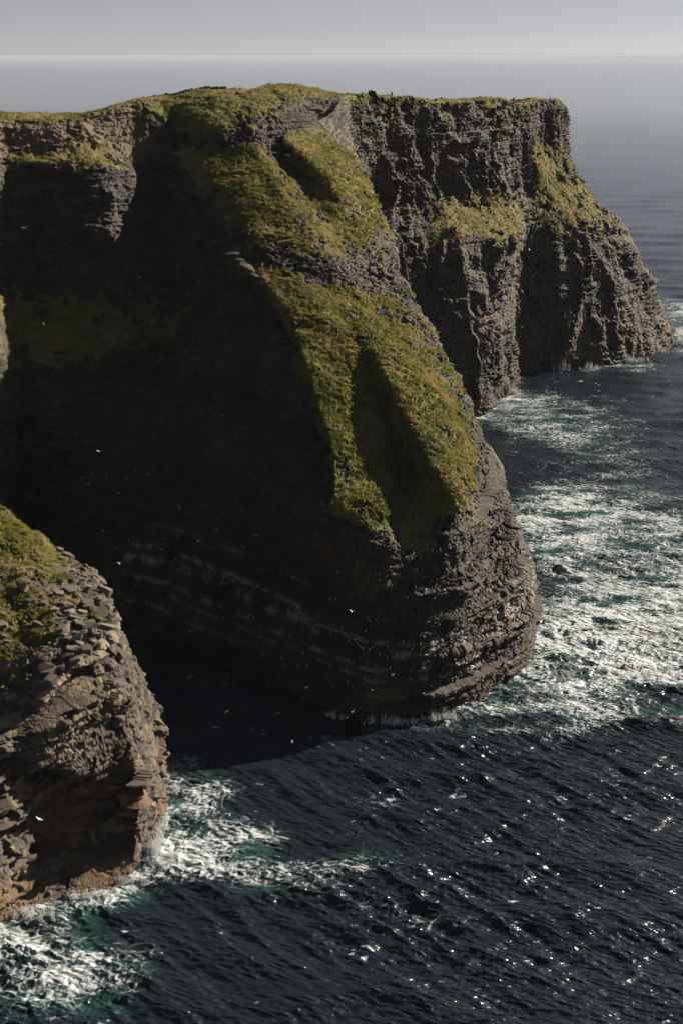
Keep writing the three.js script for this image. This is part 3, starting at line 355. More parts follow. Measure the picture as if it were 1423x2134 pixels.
const RINGS = []; for (let n = 0; n < 22; n++) RINGS.push(380 * Math.pow(1.12, n)); RINGS.push(1e9);
const seaMat = (() => {
  const S = 2048, col = new Uint8Array(S * S * 4), rgh = new Uint8Array(S * S * 4);
  const enc = (l) => Math.round(255 * (l <= 0.0031308 ? 12.92 * l : 1.055 * Math.pow(l, 1 / 2.4) - 0.055));
  const lut = new Uint8Array(4096); for (let i = 0; i < 4096; i++) lut[i] = enc(i / 4095);
  for (let j = 0; j < S; j++) {
    const z = -FZ0 * Math.exp((j + 0.5) / S * LZ);
    for (let i = 0; i < S; i++) {
      const x = FX0 + (i + 0.5) / S * (FX1 - FX0), d = densityAt(x, z), o = (j * S + i) * 4;
      let foam = 0, green = 0;
      if (d > 0.01) {
        // strands of foam: the crests of three nets, wider and denser where the water is more churned, over patches left clear
        const wx = x + 3.0 * noise(x / 9, 1, z / 9) + 0.9 * noise(x / 2.4, 2, z / 2.4), wz = z + 3.0 * noise(x / 9, 5, z / 9) + 0.9 * noise(x / 2.4, 6, z / 2.4);
        const patch = noise(x / 17, 50, z / 8) + 0.5 * noise(x / 6, 52, z / 3.5), e = Math.max(0, Math.min(1, d * (0.96 + 1.05 * patch))), e2 = e * e;
        const f1 = 1 - smooth(0.15, 1, Math.abs(noise(wx / 6.5, 11, wz / 3.0)) / (0.035 + 0.24 * e2)), f2 = 1 - smooth(0.1, 1, Math.abs(noise(wx / 2.7, 15, wz / 1.5)) / (0.03 + 0.26 * e2)), f3 = 1 - smooth(0.1, 1, Math.abs(noise(wx / 1.05, 19, wz / 0.7)) / (0.03 + 0.30 * e2));
        const on = smooth(0.12, 0.4, e);
        const torn = smooth(-0.35, 0.3, noise(x / 1.7, 80, z / 1.2) + 0.6 * noise(x / 5, 84, z / 3)); foam = 1 - (1 - (0.35 + 0.45 * e) * torn * f1 * on) * (1 - 0.75 * f2 * smooth(0.2, 0.55, e)) * (1 - 0.6 * f3 * smooth(0.28, 0.7, e)) * (1 - 0.7 * smooth(0.8, 1.15, d + 0.3 * patch));
        foam *= 0.8 + 0.45 * noise(x / 0.4, 71, z / 0.4);
        green = smooth(0.12, 0.75, d * (0.8 + 0.9 * noise(x / 10, 57, z / 8)));
      }
      const cap = noise(x / 7, 61, z / 5) + 0.45 * noise(x / 2.2, 63, z / 1.2);
      if (cap > 0.66) foam = Math.max(foam, smooth(0.66, 0.86, cap + 0.25 * noise(x / 0.6, 66, z / 0.5)) * 0.7);
      col[o] = lut[Math.round(4095 * lerp(lerp(0.0072, 0.014, green), 0.49, foam))];
      col[o + 1] = lut[Math.round(4095 * lerp(lerp(0.0118, 0.044, green), 0.52, foam))];
      col[o + 2] = lut[Math.round(4095 * lerp(lerp(0.0178, 0.040, green), 0.55, foam))];
      col[o + 3] = 255;
      rgh[o] = rgh[o + 1] = rgh[o + 2] = Math.round(255 * lerp(0.27, 0.95, Math.min(1, foam * 1.4))); rgh[o + 3] = 255;
    }
  }
  const tex = (data, srgb) => { const t = new THREE.DataTexture(data, S, S); t.magFilter = THREE.LinearFilter; t.minFilter = THREE.LinearMipmapLinearFilter; t.generateMipmaps = true; if (srgb) t.colorSpace = THREE.SRGBColorSpace; t.needsUpdate = true; return t; };
  // ripples too small to be modelled, one tile of 37 m
  const Q = 1024, h = new Float32Array(Q * Q), nrm = new Uint8Array(Q * Q * 4), tile = 37;
  const rip = [];
  for (let i = 0; i < 60; i++) { const len = 0.35 * Math.pow(9, rnd()), a = 74 * D2R + (rnd() - 0.5) * 1.7, m = Math.round(Math.cos(a) * tile / len), n = Math.round(Math.sin(a) * tile / len); if (m || n) rip.push([m, n, 0.02 * tile / Math.hypot(m, n) * (0.5 + rnd()), rnd() * 6.283]); }
  for (let j = 0; j < Q; j++) for (let i = 0; i < Q; i++) { let s = 0; for (const [m, n, a, p] of rip) s += a * Math.cos(6.283185 * (m * i + n * j) / Q + p); h[j * Q + i] = s * 0.32; }
  const step = tile / Q;
  for (let j = 0; j < Q; j++) for (let i = 0; i < Q; i++) {
    const dx = (h[j * Q + (i + 1) % Q] - h[j * Q + (i + Q - 1) % Q]) / (2 * step), dy = (h[((j + 1) % Q) * Q + i] - h[((j + Q - 1) % Q) * Q + i]) / (2 * step), l = Math.hypot(dx, dy, 1), o = (j * Q + i) * 4;
    nrm[o] = Math.round(127.5 * (1 - dx / l)); nrm[o + 1] = Math.round(127.5 * (1 - dy / l)); nrm[o + 2] = Math.round(127.5 * (1 + 1 / l)); nrm[o + 3] = 255;
  }
  const nt = new THREE.DataTexture(nrm, Q, Q); nt.wrapS = nt.wrapT = THREE.RepeatWrapping; nt.magFilter = THREE.LinearFilter; nt.channel = 1; nt.needsUpdate = true;
  const cm = tex(col, true), rm = tex(rgh, false);
  // the ripples of the map are drawn full near by; farther out a pixel holds ever more of them and their mean slope is less
  return RINGS.map((d, n) => [lerp(1.3, 0.08, Math.pow(n / (RINGS.length - 1), 0.7)), lerp(1, 0.35, n / (RINGS.length - 1))]).map(([s, r]) => new THREE.MeshPhysicalMaterial({ map: cm, roughnessMap: rm, roughness: r, normalMap: nt, normalScale: new THREE.Vector2(s, s), ior: 1.33 }));
})();
console.log('sea maps done');
{
  const rs = [40, 80, 110, 135];
  for (let r = 150; r < 50000;) { rs.push(r); r += Math.max(0.34, 1.55 * r * r / (150 * 1407)); }
  rs.push(50000);
  const as = [];
  for (let a = -80; a < -17; a += 2.6) as.push(a);
  for (let a = -17; a <= 17; a += 0.0605) as.push(a);
  for (let a = 18.5; a <= 81; a += 2.6) as.push(a);
  const nr = rs.length, na = as.length, pos = new Float32Array(nr * na * 3), uv = new Float32Array(nr * na * 2), uv1 = new Float32Array(nr * na * 2), q = [0, 0, 0], idx = RINGS.map(() => []);
  for (let i = 0; i < na; i++) for (let j = 0; j < nr; j++) {
    const r = rs[j], x = Math.sin(as[i] * D2R) * r, z = -Math.cos(as[i] * D2R) * r, o = i * nr + j, gap = Math.max(j ? rs[j] - rs[j - 1] : 40, r * (Math.abs(as[i]) > 17 ? 0.045 : 0.00106));
    wave(x, z, Math.max(0.36, gap * 0.8), q);
    const d = densityAt(x, z), lift = d > 0.02 ? d * (0.5 * Math.abs(noise(x / 6, 70, z / 5)) + 0.55 * smooth(0.3, 0.9, lace(x, z)) + 0.9 * Math.max(0, noise(x / 12, 72, z / 9))) : 0;
    pos[o * 3] = q[0]; pos[o * 3 + 1] = q[1] * (1 - 0.5 * Math.min(1, d)) + lift * smooth(700, 300, r) + 0.3 * lift; pos[o * 3 + 2] = q[2];
    const [u, v] = uvOf(x, z); uv[o * 2] = u; uv[o * 2 + 1] = v; uv1[o * 2] = x / 37; uv1[o * 2 + 1] = -z / 37;
    if (i < na - 1 && j < nr - 1) idx[RINGS.findIndex((d) => r < d)].push(o, o + nr, o + nr + 1, o, o + nr + 1, o + 1);
  }
  const geo = new THREE.BufferGeometry();
  geo.setAttribute('position', new THREE.BufferAttribute(pos, 3)); geo.setAttribute('uv', new THREE.BufferAttribute(uv, 2)); geo.setAttribute('uv1', new THREE.BufferAttribute(uv1, 2));
  { const all = []; idx.forEach((l, n) => { geo.addGroup(all.length, l.length, n); for (const v of l) all.push(v); }); geo.setIndex(all); }
  geo.computeVertexNormals();
  const sea = new THREE.Mesh(geo, seaMat); sea.name = 'sea'; sea.receiveShadow = true; sea.castShadow = true;
  sea.userData.kind = 'structure'; tag(sea, 'dark choppy sea with lacy foam round the cliffs', 'sea');
  scene.add(sea); console.log('sea', nr, na);
}

// ------------------------------------------------------------------ loose rock on the near cliff: each stone a piece of it
const stoneMats = [[0.062, 0.050, 0.040], [0.090, 0.073, 0.057], [0.045, 0.036, 0.029], [0.120, 0.098, 0.074]].map((c) => new THREE.MeshStandardMaterial({ color: new THREE.Color().setRGB(...c), roughness: 0.92 }));
const stoneGeos = [];
for (let v = 0; v < 9; v++) {                                        // split slabs and blocks of bedded sandstone
  const pts = [], w = 0.55 + 0.5 * rnd(), t = v < 6 ? 0.16 + 0.16 * rnd() : 0.4 + 0.25 * rnd();
  for (let i = 0; i < 9; i++) { const a = i / 9 * 6.283 + rnd() * 0.5, r = 0.8 + 0.35 * rnd(); for (const s of [-1, 1]) if (rnd() > 0.18) pts.push(new THREE.Vector3(Math.cos(a) * r * (1 - 0.12 * rnd()), s * t * (0.8 + 0.3 * rnd()), Math.sin(a) * r * w * (1 - 0.12 * rnd()))); }
  stoneGeos.push(new ConvexGeometry(pts));
}
const UPV = new THREE.Vector3(0, 1, 0);
function stone(G, o, size, root) {
  const m = new THREE.Mesh(stoneGeos[Math.floor(rnd() * stoneGeos.length)], stoneMats[Math.floor(rnd() * stoneMats.length)]);
  m.name = numbered('stone');
  const n = new THREE.Vector3(G.N[o * 3], G.N[o * 3 + 1], G.N[o * 3 + 2]).lerp(UPV, 0.45).normalize();
  m.quaternion.setFromUnitVectors(UPV, n).multiply(new THREE.Quaternion().setFromEuler(new THREE.Euler((rnd() - 0.5) * 0.6, rnd() * 6.283, (rnd() - 0.5) * 0.6)));
  m.scale.set(size, size * (0.8 + 0.6 * rnd()), size);
  m.position.set(G.P[o * 3], G.P[o * 3 + 1] + 0.05 * size, G.P[o * 3 + 2]);
  m.castShadow = m.receiveShadow = true; root.add(m);
}
{
  const levelIndex = (l) => { let k = 0; while (k < near.nv - 1 && near.lv[k] < l) k++; return k; };
  const ribAt = (i) => near.ui[i] + (near.uu[i] - near.us[near.ui[i]]) / (near.us[near.ui[i] + 1] - near.us[near.ui[i]]);
  // small rubble between the stones, past counting
  const at = [], m4 = new THREE.Matrix4(), q = new THREE.Quaternion(), col = new THREE.Color();
  for (let n = 0; n < 60000 && at.length < 4200; n++) {
    const i = Math.floor(rnd() * near.nu), rib = ribAt(i), l = 5.02 + 2.9 * Math.pow(rnd(), 1.1), o = i * near.nv + levelIndex(l);
    if (rib < 0.8 || rib > 6.2 || rnd() > smooth(7.9, 6.2, l) * (0.3 + 1.3 * Math.max(0, 0.3 + noise(near.P[o * 3] / 5, 92, near.P[o * 3 + 2] / 5)))) continue;
    at.push(o);
  }
  const rubble = new THREE.InstancedMesh(stoneGeos[3], new THREE.MeshStandardMaterial({ color: 0xffffff, roughness: 0.92 }), at.length);
  at.forEach((o, n) => {
    const s = 0.1 + 0.3 * Math.pow(rnd(), 1.8), c = 0.7 + 0.9 * rnd();
    q.setFromEuler(new THREE.Euler((rnd() - 0.5) * 1.2, rnd() * 6.283, (rnd() - 0.5) * 1.2));
    rubble.setMatrixAt(n, m4.compose(new THREE.Vector3(near.P[o * 3] + (rnd() - 0.5) * 0.5, near.P[o * 3 + 1] + 0.03, near.P[o * 3 + 2] + (rnd() - 0.5) * 0.5), q, new THREE.Vector3(s, s * (0.8 + rnd()), s)));
    rubble.setColorAt(n, col.setRGB(0.062 * c, 0.051 * c, 0.041 * c));
  });
  rubble.name = 'rubble'; rubble.userData.kind = 'stuff'; rubble.castShadow = rubble.receiveShadow = true; nearRoot.add(rubble);
  let made = 0;
  for (let n = 0; n < 9000 && made < 290; n++) {
    const i = Math.floor(rnd() * near.nu), rib = ribAt(i), l = 5.04 + 2.9 * Math.pow(rnd(), 1.15), k = levelIndex(l), o = i * near.nv + k;
    if (rib < 0.9 || rib > 6.1 || near.base[o * 4] < -76) continue;
    const keep = smooth(7.9, 6.0, l) * (0.4 + 1.2 * Math.max(0, 0.35 + noise(near.P[o * 3] / 6, 90, near.P[o * 3 + 2] / 6)));
    if (rnd() > keep) continue;
    stone(near, o, 0.5 + 1.4 * Math.pow(rnd(), 2.4), nearRoot); made++;
  }
}

// ------------------------------------------------------------------ tufts of grass standing out of the turf
const tuftGeo = (() => {
  const pos = [], blade = (a, w, h, lean) => { const c = Math.cos(a), s = Math.sin(a); pos.push(-s * w, 0, c * w, s * w, 0, -c * w, c * lean, h, s * lean); };
  for (let i = 0; i < 5; i++) blade(i * 1.257 + 0.3, 0.075, 0.75 + 0.25 * ((i * 37) % 5) / 5, 0.42 + 0.1 * (i % 3));
  for (let i = 0; i < 3; i++) blade(i * 2.1, 0.07, 1, 0.12);
  const g = new THREE.BufferGeometry(); g.setAttribute('position', new THREE.Float32BufferAttribute(pos, 3)); g.computeVertexNormals(); return g;
})();
const tuftMat = new THREE.MeshPhysicalMaterial({ color: 0xffffff, roughness: 1, transmission: 0.4, thickness: 0, specularIntensity: 0.2 }); tuftMat.side = THREE.DoubleSide;
function tufts(G, root, count, low, high, inside, size) {
  const k0 = G.lv.findIndex((l) => l >= low), k1 = G.lv.findIndex((l) => l >= high), cells = [], weight = [];
  let total = 0;
  for (let i = 0; i < G.nu - 1; i++) for (let k = k0; k < k1; k++) {
    const o = i * G.nv + k; if (G.T[o] < 0.6 || !inside(G.P[o * 3], G.P[o * 3 + 1], G.P[o * 3 + 2])) continue;
    const a = o * 3, b = (o + G.nv) * 3, d = (o + 1) * 3, P = G.base, A = o * 4, B = (o + G.nv) * 4, D = (o + 1) * 4;
    total += Math.hypot(P[B] - P[A], P[B + 1] - P[A + 1], P[B + 2] - P[A + 2]) * Math.hypot(P[D] - P[A], P[D + 1] - P[A + 1], P[D + 2] - P[A + 2]); cells.push(o); weight.push(total);
  }
  const mesh = new THREE.InstancedMesh(tuftGeo, tuftMat, count), m4 = new THREE.Matrix4(), q = new THREE.Quaternion(), q2 = new THREE.Quaternion(), n = new THREE.Vector3(), col = new THREE.Color(), down = new THREE.Vector3();
  for (let t = 0; t < count; t++) {
    const w = rnd() * total; let lo = 0, hi = cells.length - 1; while (lo < hi) { const mid = (lo + hi) >> 1; if (weight[mid] < w) lo = mid + 1; else hi = mid; }
    const o = cells[lo], a = o * 3, b = a + G.nv * 3, d = a + 3, s = rnd(), r = rnd();
    const at = [0, 1, 2].map((c) => G.P[a + c] + (G.P[b + c] - G.P[a + c]) * s + (G.P[d + c] - G.P[a + c]) * r);
    n.set(G.N[a], G.N[a + 1], G.N[a + 2]); down.set(n.x, 0, n.z).multiplyScalar(0.5); n.multiplyScalar(0.5).add(UPV).add(down).normalize();
    q.setFromUnitVectors(UPV, n).multiply(q2.setFromAxisAngle(UPV, rnd() * 6.283));
    const clump = 0.5 + smooth(-0.4, 0.5, noise(at[0] / 1.4, at[1] / 1.4, at[2] / 1.4)), h = size * (0.55 + 0.7 * rnd()) * clump;
    m4.compose(new THREE.Vector3(at[0], at[1] - 0.04, at[2]), q, new THREE.Vector3(h * 1.25, h, h * 1.25)); mesh.setMatrixAt(t, m4);
    const patch = noise(at[0] / 5, at[1] / 5 + 3, at[2] / 5) + 0.6 * noise(at[0] / 1.1, at[1] / 1.1, at[2] / 1.1 + 8), v = patch * 0.7 + 0.75 * noise(at[0] / 14, at[1] / 14 + 30, at[2] / 14) + (rnd() - 0.5) * 0.8;
    if (v > 0.42) col.setRGB(0.38, 0.30, 0.18); else if (v > 0.1) col.setRGB(0.245, 0.19, 0.045); else if (v > -0.25) col.setRGB(0.19, 0.18, 0.02); else col.setRGB(0.092, 0.100, 0.012);
    mesh.setColorAt(t, col);
  }
  mesh.name = 'grass_tufts'; mesh.userData.kind = 'stuff'; mesh.castShadow = mesh.receiveShadow = true; root.add(mesh);
}
tufts(spur, spurRoot, 150000, 3.9, 9.4, (x, y, z) => x > -45, 0.38);
tufts(spur, spurRoot, 26000, 9.4, 13, (x, y, z) => true, 0.38);
tufts(near, nearRoot, 34000, 5, 9, (x, y, z) => x > -90, 0.36);
tufts(far, farRoot, 40000, 5, 12.5, (x, y, z) => true, 0.5);
tufts(bay, bayRoot, 26000, 5, 13, (x, y, z) => x > -125, 0.45);

// ------------------------------------------------------------------ spray thrown up along the foot of the cliffs
{
  const spots = [];
  const g = () => (rnd() + rnd() + rnd() + rnd() - 2) * 0.85;
  // one small plume: a leaning jet of droplets
  const plume = (x, z, h, w, n) => { const lx = g() * 0.35, lz = g() * 0.35; for (let i = 0; i < n; i++) { const t = Math.pow(rnd(), 1.7), s = w * (0.5 + 0.9 * t); spots.push([x + lx * h * t + g() * s, 0.05 + t * h * (0.75 + 0.4 * rnd()), z + lz * h * t + g() * s, 0.035 + 0.11 * Math.pow(rnd(), 2) * (1 - 0.5 * t)]); } };
  // [x, z, half-width, half-depth, height, plumes]
  const BURST = [[-36.8, -243, 1.8, 4.5, 3.6, 46], [-34, -239, 3.0, 2.8, 1.8, 30], [-36.5, -252, 1.4, 4, 2.2, 24], [-40, -233, 3, 1.6, 1.4, 18], [-47, -227.5, 4, 1.4, 1.8, 26], [-56, -221.5, 4, 1.6, 2.2, 30], [-63, -216, 4, 2.2, 2.0, 26], [-36, -268, 1.2, 4, 1.2, 12],
    [72, -607, 3.5, 6, 4, 40], [80, -640, 3, 8, 2.6, 24], [110, -690, 4, 2, 5.5, 20], [124, -693, 7, 2, 3, 22], [148, -714, 10, 3, 2.2, 26], [168, -736, 7, 6, 3, 24], [186, -760, 5, 6, 3.4, 26],
    [36, -304.5, 6, 1.5, 1.6, 30], [25, -302, 6, 1.2, 2.2, 26], [12, -300, 7, 1.0, 2.0, 26], [-2, -303, 5, 1.2, 1.4, 12], [48, -314, 5, 3.5, 1.4, 26], [56.5, -326, 3, 4, 1.5, 22]];
  for (const [x, z, rx, rz, h, n] of BURST) for (let i = 0; i < n; i++) { const k = 0.35 + Math.pow(rnd(), 1.6); plume(x + g() * rx, z + g() * rz, h * k, 0.35 + 0.35 * k, Math.round((z < -500 ? 130 : 90) * k)); }
  const drops = new THREE.InstancedMesh(new THREE.IcosahedronGeometry(1, 0), new THREE.MeshStandardMaterial({ color: new THREE.Color().setRGB(0.55, 0.565, 0.57), roughness: 0.9 }), spots.length);
  const m4 = new THREE.Matrix4(), q = new THREE.Quaternion();
  spots.forEach(([x, y, z, r], i) => drops.setMatrixAt(i, m4.compose(new THREE.Vector3(x, y, z), q, new THREE.Vector3(r, r * (1 + rnd()), r))));
  drops.name = 'sea_spray'; drops.userData.kind = 'stuff'; tag(drops, 'white spray of waves breaking on the foot of the cliffs', 'spray'); drops.castShadow = drops.receiveShadow = true;
  scene.add(drops);
}

// ------------------------------------------------------------------ fence posts and a low wall of flagstones along the clifftop path
const surfaceY = (x, z) => { let best = 1e9, y = 0; for (const G of [bay, spur]) { const k0 = G.lv.findIndex((l) => l >= 10.8); for (let i = 0; i < G.nu; i++) for (let k = k0; k < G.nv; k++) { const o = (i * G.nv + k) * 3, d = (G.P[o] - x) ** 2 + (G.P[o + 2] - z) ** 2; if (d < best) { best = d; y = G.P[o + 1]; } } } return y; };
const postWood = new THREE.MeshStandardMaterial({ color: new THREE.Color().setRGB(0.075, 0.06, 0.048), roughness: 0.95 });
const postGeo = (() => { const g = new THREE.CylinderGeometry(0.07, 0.085, 1.7, 7, 3); const p = g.attributes.position; for (let i = 0; i < p.count; i++) p.setX(i, p.getX(i) + 0.02 * Math.sin(p.getY(i) * 2)); g.translate(0, 0.65, 0); g.computeVertexNormals(); return g; })();
const POSTS = [[-112, -476, 'leftmost wooden fence post on the clifftop skyline'], [-98, -487, 'leaning fence post on the grassy clifftop near the brown soil cliff'], [-70, -520, 'fence post standing where the clifftop wall begins'], [-66, -522, 'second fence post from the start of the clifftop wall'], [-47, -530, 'fence post behind the middle of the clifftop wall'], [-37, -536, 'fence post at the right end of the clifftop wall'], [-26, -540, 'fence post alone on the highest part of the clifftop']];
for (const [x, z, label] of POSTS) { const m = new THREE.Mesh(postGeo, postWood); m.name = numbered('fence_post'); m.position.set(x, surfaceY(x, z) - 0.1, z); m.rotation.set((rnd() - 0.5) * 0.16, rnd() * 6, (rnd() - 0.5) * 0.16); tag(m, label, 'fence post', 'fence posts on the clifftop'); cast(m); scene.add(m); }
{
  const wall = group('flagstone_wall'); tag(wall, 'low rough wall of upright flagstones along the clifftop', 'wall');
  wall.position.set(-70, 0, -519);
  const slabs = [0, 1, 2].map(() => { const pts = []; for (const s of [-1, 1]) for (let i = 0; i < 6; i++) { const a = i / 6 * 6.283 + 0.3 * rnd(); pts.push(new THREE.Vector3(Math.cos(a) * (0.5 + 0.12 * rnd()), 0.45 + Math.sin(a) * (0.5 + 0.15 * rnd()), s * 0.06)); } return new ConvexGeometry(pts); });
  for (let i = 0; i < 30; i++) { const x = i * 0.98, z = -0.3 * i + Math.sin(i * 0.5) * 0.3, m = new THREE.Mesh(slabs[i % 3], stoneMats[i % 4]); m.name = numbered('flagstone'); m.position.set(x, surfaceY(-70 + x, -519 + z) - 0.15, z); m.rotation.set((rnd() - 0.5) * 0.3, 0.3 + (rnd() - 0.5) * 0.3, (rnd() - 0.5) * 0.2); wall.add(m); }
  cast(wall); scene.add(wall);
}

// ------------------------------------------------------------------ gulls
function gullGeometry(flap, bank) {
  const parts = [], paint = (g, f) => { g = g.index ? g.toNonIndexed() : g; g.deleteAttribute('uv'); const p = g.attributes.position, c = new Float32Array(p.count * 3); for (let i = 0; i < p.count; i++) c.set(f(p.getX(i), p.getY(i), p.getZ(i)), i * 3); g.setAttribute('color', new THREE.BufferAttribute(c, 3)); g.computeVertexNormals(); parts.push(g); };
  const white = [0.78, 0.77, 0.74], grey = [0.36, 0.37, 0.38], black = [0.04, 0.04, 0.04];
  const body = new THREE.LatheGeometry([[0, -0.21], [0.02, -0.2], [0.055, -0.12], [0.07, -0.02], [0.068, 0.06], [0.048, 0.13], [0.042, 0.16], [0.04, 0.19], [0.026, 0.22], [0, 0.235]].map(([x, y]) => new THREE.Vector2(x, y)), 10);
  body.rotateX(-Math.PI / 2); paint(body, () => white);              // head towards -z
  const beak = new THREE.ConeGeometry(0.012, 0.05, 6); beak.rotateX(-Math.PI / 2); beak.translate(0, -0.005, -0.25); paint(beak, () => [0.45, 0.32, 0.05]);
  const slab = (pts, t) => { const pos = [], idx = [], n = pts.length / 2; for (const s of [1, -1]) for (const [x, y, z] of pts) pos.push(x, y + s * t * (1 - Math.min(1, Math.abs(x) / 0.6)) + s * 0.003, z); const m = pts.length;
    for (let i = 0; i < n - 1; i++) { const a = 2 * i, b = a + 1, c = a + 2, d = a + 3; idx.push(a, b, c, b, d, c, m + a, m + c, m + b, m + b, m + c, m + d, a, c, m + a, c, m + c, m + a, b, m + b, d, d, m + b, m + d); }
    const g = new THREE.BufferGeometry(); g.setAttribute('position', new THREE.Float32BufferAttribute(pos, 3)); g.setAttribute('uv', new THREE.Float32BufferAttribute(new Float32Array(pos.length / 3 * 2), 2)); g.setIndex(idx); return g; };
  for (const s of [-1, 1]) {
    const el = Math.sin(flap) * 0.24, tip = el + Math.sin(flap * 0.35) * 0.3;
    paint(slab([[s * 0.03, 0.03, -0.12], [s * 0.03, 0.03, 0.05], [s * 0.15, 0.03 + el * 0.55, -0.155], [s * 0.15, 0.03 + el * 0.55, 0.04], [s * 0.27, 0.03 + el, -0.15], [s * 0.27, 0.03 + el, 0.03], [s * 0.42, 0.03 + lerp(el, tip, 0.55), -0.09], [s * 0.42, 0.03 + lerp(el, tip, 0.55), 0.05], [s * 0.56, 0.03 + tip, 0.03], [s * 0.56, 0.03 + tip, 0.065]], 0.014),
      (x, y, z) => Math.abs(x) > 0.5 ? black : Math.abs(x) < 0.4 && z < 0.0 ? grey : white);
  }
  paint(slab([[-0.03, 0.01, 0.16], [-0.075, 0.01, 0.31], [0, 0.012, 0.16], [0, 0.012, 0.32], [0.03, 0.01, 0.16], [0.075, 0.01, 0.31]], 0.004), () => white);
  const g = mergeGeometries(parts); g.rotateZ(bank); return g;
}
const plumage = new THREE.MeshStandardMaterial({ vertexColors: true, roughness: 0.8 }); plumage.side = THREE.DoubleSide;
const gullGeos = [gullGeometry(0.5, 0.25), gullGeometry(-0.3, -0.35), gullGeometry(1.0, 0.1), gullGeometry(0.15, 0.6)];
const FLYING = [
  [-73.3, 111.9, -330, 1.3, "white gull gliding high at the far left before the upper cliff wall"],
  [-44.6, 89.9, -330, 1.25, "white gull over the left end of the grassy bench in the dark bay wall"],
  [-72.4, 87.6, -340, 1.0, "grey gull low over the shadowed grass bench near the left edge"],
  [-48.5, 99.1, -340, 0.9, "small white gull above the shadowed grass bench of the bay wall"],
  [-57.3, 61.1, -320, 0.9, "white gull alone in the middle of the dark bay, at the left"],
  [-32.3, 45.7, -300, 1.2, "white gull circling in the black centre of the bay"],
  [-49.4, 42.0, -295, 1.0, "white gull just beyond the tip of the near cliff"],
  [-38.4, 25.6, -262, 1.1, "white gull beside the right edge of the near cliff"],
  [-49.8, 30.1, -205, 1.2, "white gull flying before the dark hollow in the near cliff"],
  [-24.3, 17.9, -270, 1.1, "white gull low over the black water of the cove mouth"],
  [-10.1, 14.8, -262, 1.1, "white gull over the dark water left of the headland's foot, lowest of its neighbours"],
  [-1.6, 14.2, -262, 1.0, "white gull over the dark water straight below the headland's foot"],
  [2.5, 13.0, -280, 1.1, "white gull skimming the surf line at the headland's foot"],
  [6.8, 15.9, -285, 1.1, "white gull before the shaded base of the headland, middle of three"],
  [11.4, 18.0, -288, 1.1, "white gull before the shaded base of the headland, highest of three"],
  [18.2, 15.0, -285, 1.2, "white gull before the shaded base of the headland, rightmost of three"],
  [19.3, 21.2, -292, 1.1, "white gull in front of the pale ledges of the headland's nose"],
  [30.0, 17.1, -295, 1.2, "white gull near the sunlit right side of the headland's nose"],
  [2.3, 32.5, -290, 1.1, "white gull in front of the middle ledges of the headland's dark nose"],
  [-2.0, 54.7, -300, 1.0, "white gull just under the left tongue of lit grass"],
  [-7.8, 14.1, -290, 1.0, "white gull low over the water at the shaded left foot of the headland"],
  [105.4, 24.7, -640, 1.6, "white gull in front of the dark far recess, close to the water"],
  [77.5, 38.6, -600, 1.5, "white gull in the upper part of the dark far recess"],
  [81.9, 69.1, -620, 1.3, "tiny white gull at the top of the dark far recess"],
  [60.4, 21.0, -240, 1.1, "white gull over the choppy sea at the right edge"],
  [-1.2, 56.7, -300, 0.9, "tiny white gull at the left edge of the lit grass tongue"],
  [-21.3, 11.6, -238, 0.9, "white gull over the foamy water right of the near cliff"],
  [-52.3, 84.7, -340, 0.8, "tiny white gull in the dark middle of the bay wall bench"]
];
FLYING.forEach(([x, y, z, size, label], i) => {
  const m = new THREE.Mesh(gullGeos[i % 4], plumage); m.name = numbered('gull');
  m.position.set(x, y, z); m.rotation.set((rnd() - 0.5) * 0.5, rnd() * 6.283, (rnd() - 0.5) * 0.5); m.scale.setScalar(size);
  tag(m, label, 'gull', 'gulls in flight'); cast(m); scene.add(m);
});
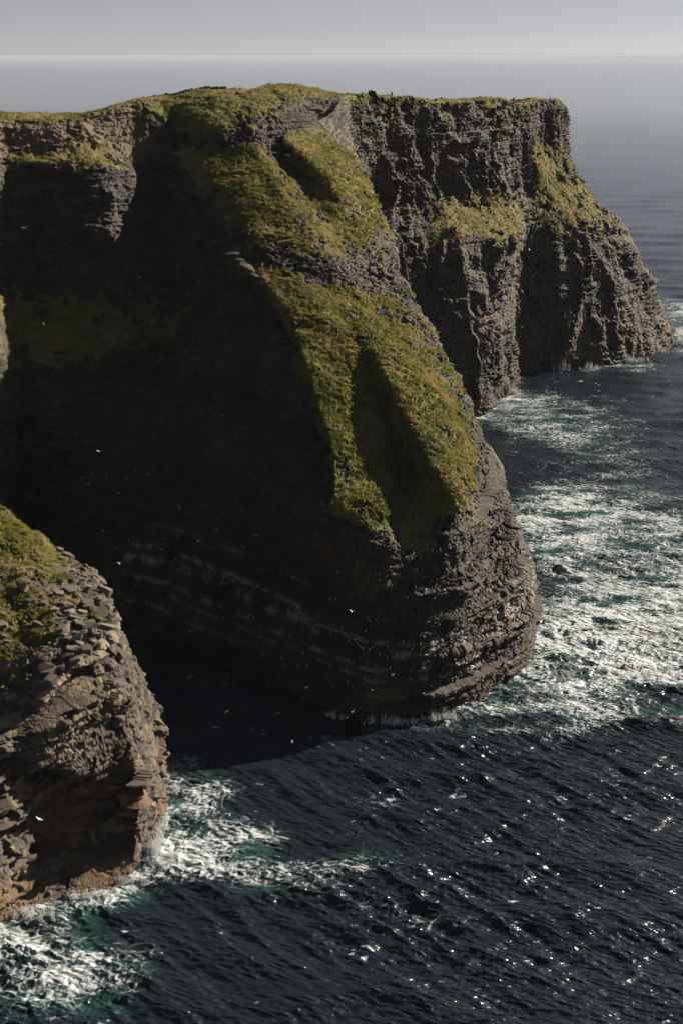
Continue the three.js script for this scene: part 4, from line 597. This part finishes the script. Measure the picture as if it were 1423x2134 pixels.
{ // birds roosting on the ledges of the headland, in the shade
  const sit = (() => {
    const body = new THREE.LatheGeometry([[0, -0.2], [0.04, -0.17], [0.085, -0.06], [0.1, 0.02], [0.085, 0.12], [0.055, 0.17], [0.055, 0.21], [0.052, 0.25], [0.03, 0.285], [0, 0.295]].map(([x, y]) => new THREE.Vector2(x, y)), 9);
    body.rotateX(-0.75); body.translate(0, 0.2, 0); body.deleteAttribute('uv');
    const tail = new THREE.ConeGeometry(0.05, 0.2, 6); tail.scale(1, 1, 0.4); tail.rotateX(2.0); tail.translate(0, 0.09, 0.22); tail.deleteAttribute('uv');
    const legs = new THREE.CylinderGeometry(0.012, 0.012, 0.14, 5); legs.translate(0, 0.05, 0.02); legs.deleteAttribute('uv');
    const g = mergeGeometries([body.toNonIndexed(), tail.toNonIndexed(), legs.toNonIndexed()]); g.computeVertexNormals(); return g;
  })();
  const bird = new THREE.MeshStandardMaterial({ color: new THREE.Color().setRGB(0.74, 0.73, 0.7), roughness: 0.8 });
  let made = 0;
  for (const [G, want] of [[spur, 190], [bay, 240]]) for (let n = 0; n < 400000 && made < want; n++) {
    const o = Math.floor(rnd() * G.nu * G.nv), x = G.P[o * 3], y = G.P[o * 3 + 1], z = G.P[o * 3 + 2];
    if (y < 4 || y > 40 || G.N[o * 3 + 1] < 0.55 || G.T[o] > 0.5 || x > 45 || x < -95 || z < -385) continue;
    const row = Math.exp(-(((y - 17 - 0.06 * Math.abs(x - 5)) / 1.8) ** 2)) + 0.7 * Math.exp(-(((y - 11) / 1.6) ** 2)) + 0.12 + (G === bay ? 0.25 : 0);
    if (rnd() > row) continue;
    const m = new THREE.Mesh(sit, bird); m.name = numbered('roosting_seabird');
    m.position.set(x, y, z); m.rotation.y = rnd() * 6.283; m.scale.setScalar(0.9 + 0.4 * rnd());
    if (G === spur) tag(m, 'small white seabird roosting on a ledge of the headland in the shade', 'seabird', 'seabirds roosting on the headland'); else tag(m, 'small white seabird roosting on a ledge of the black bay wall', 'seabird', 'seabirds roosting on the bay wall'); cast(m); scene.add(m); made++;
  }
}

renderer.render(scene, camera);
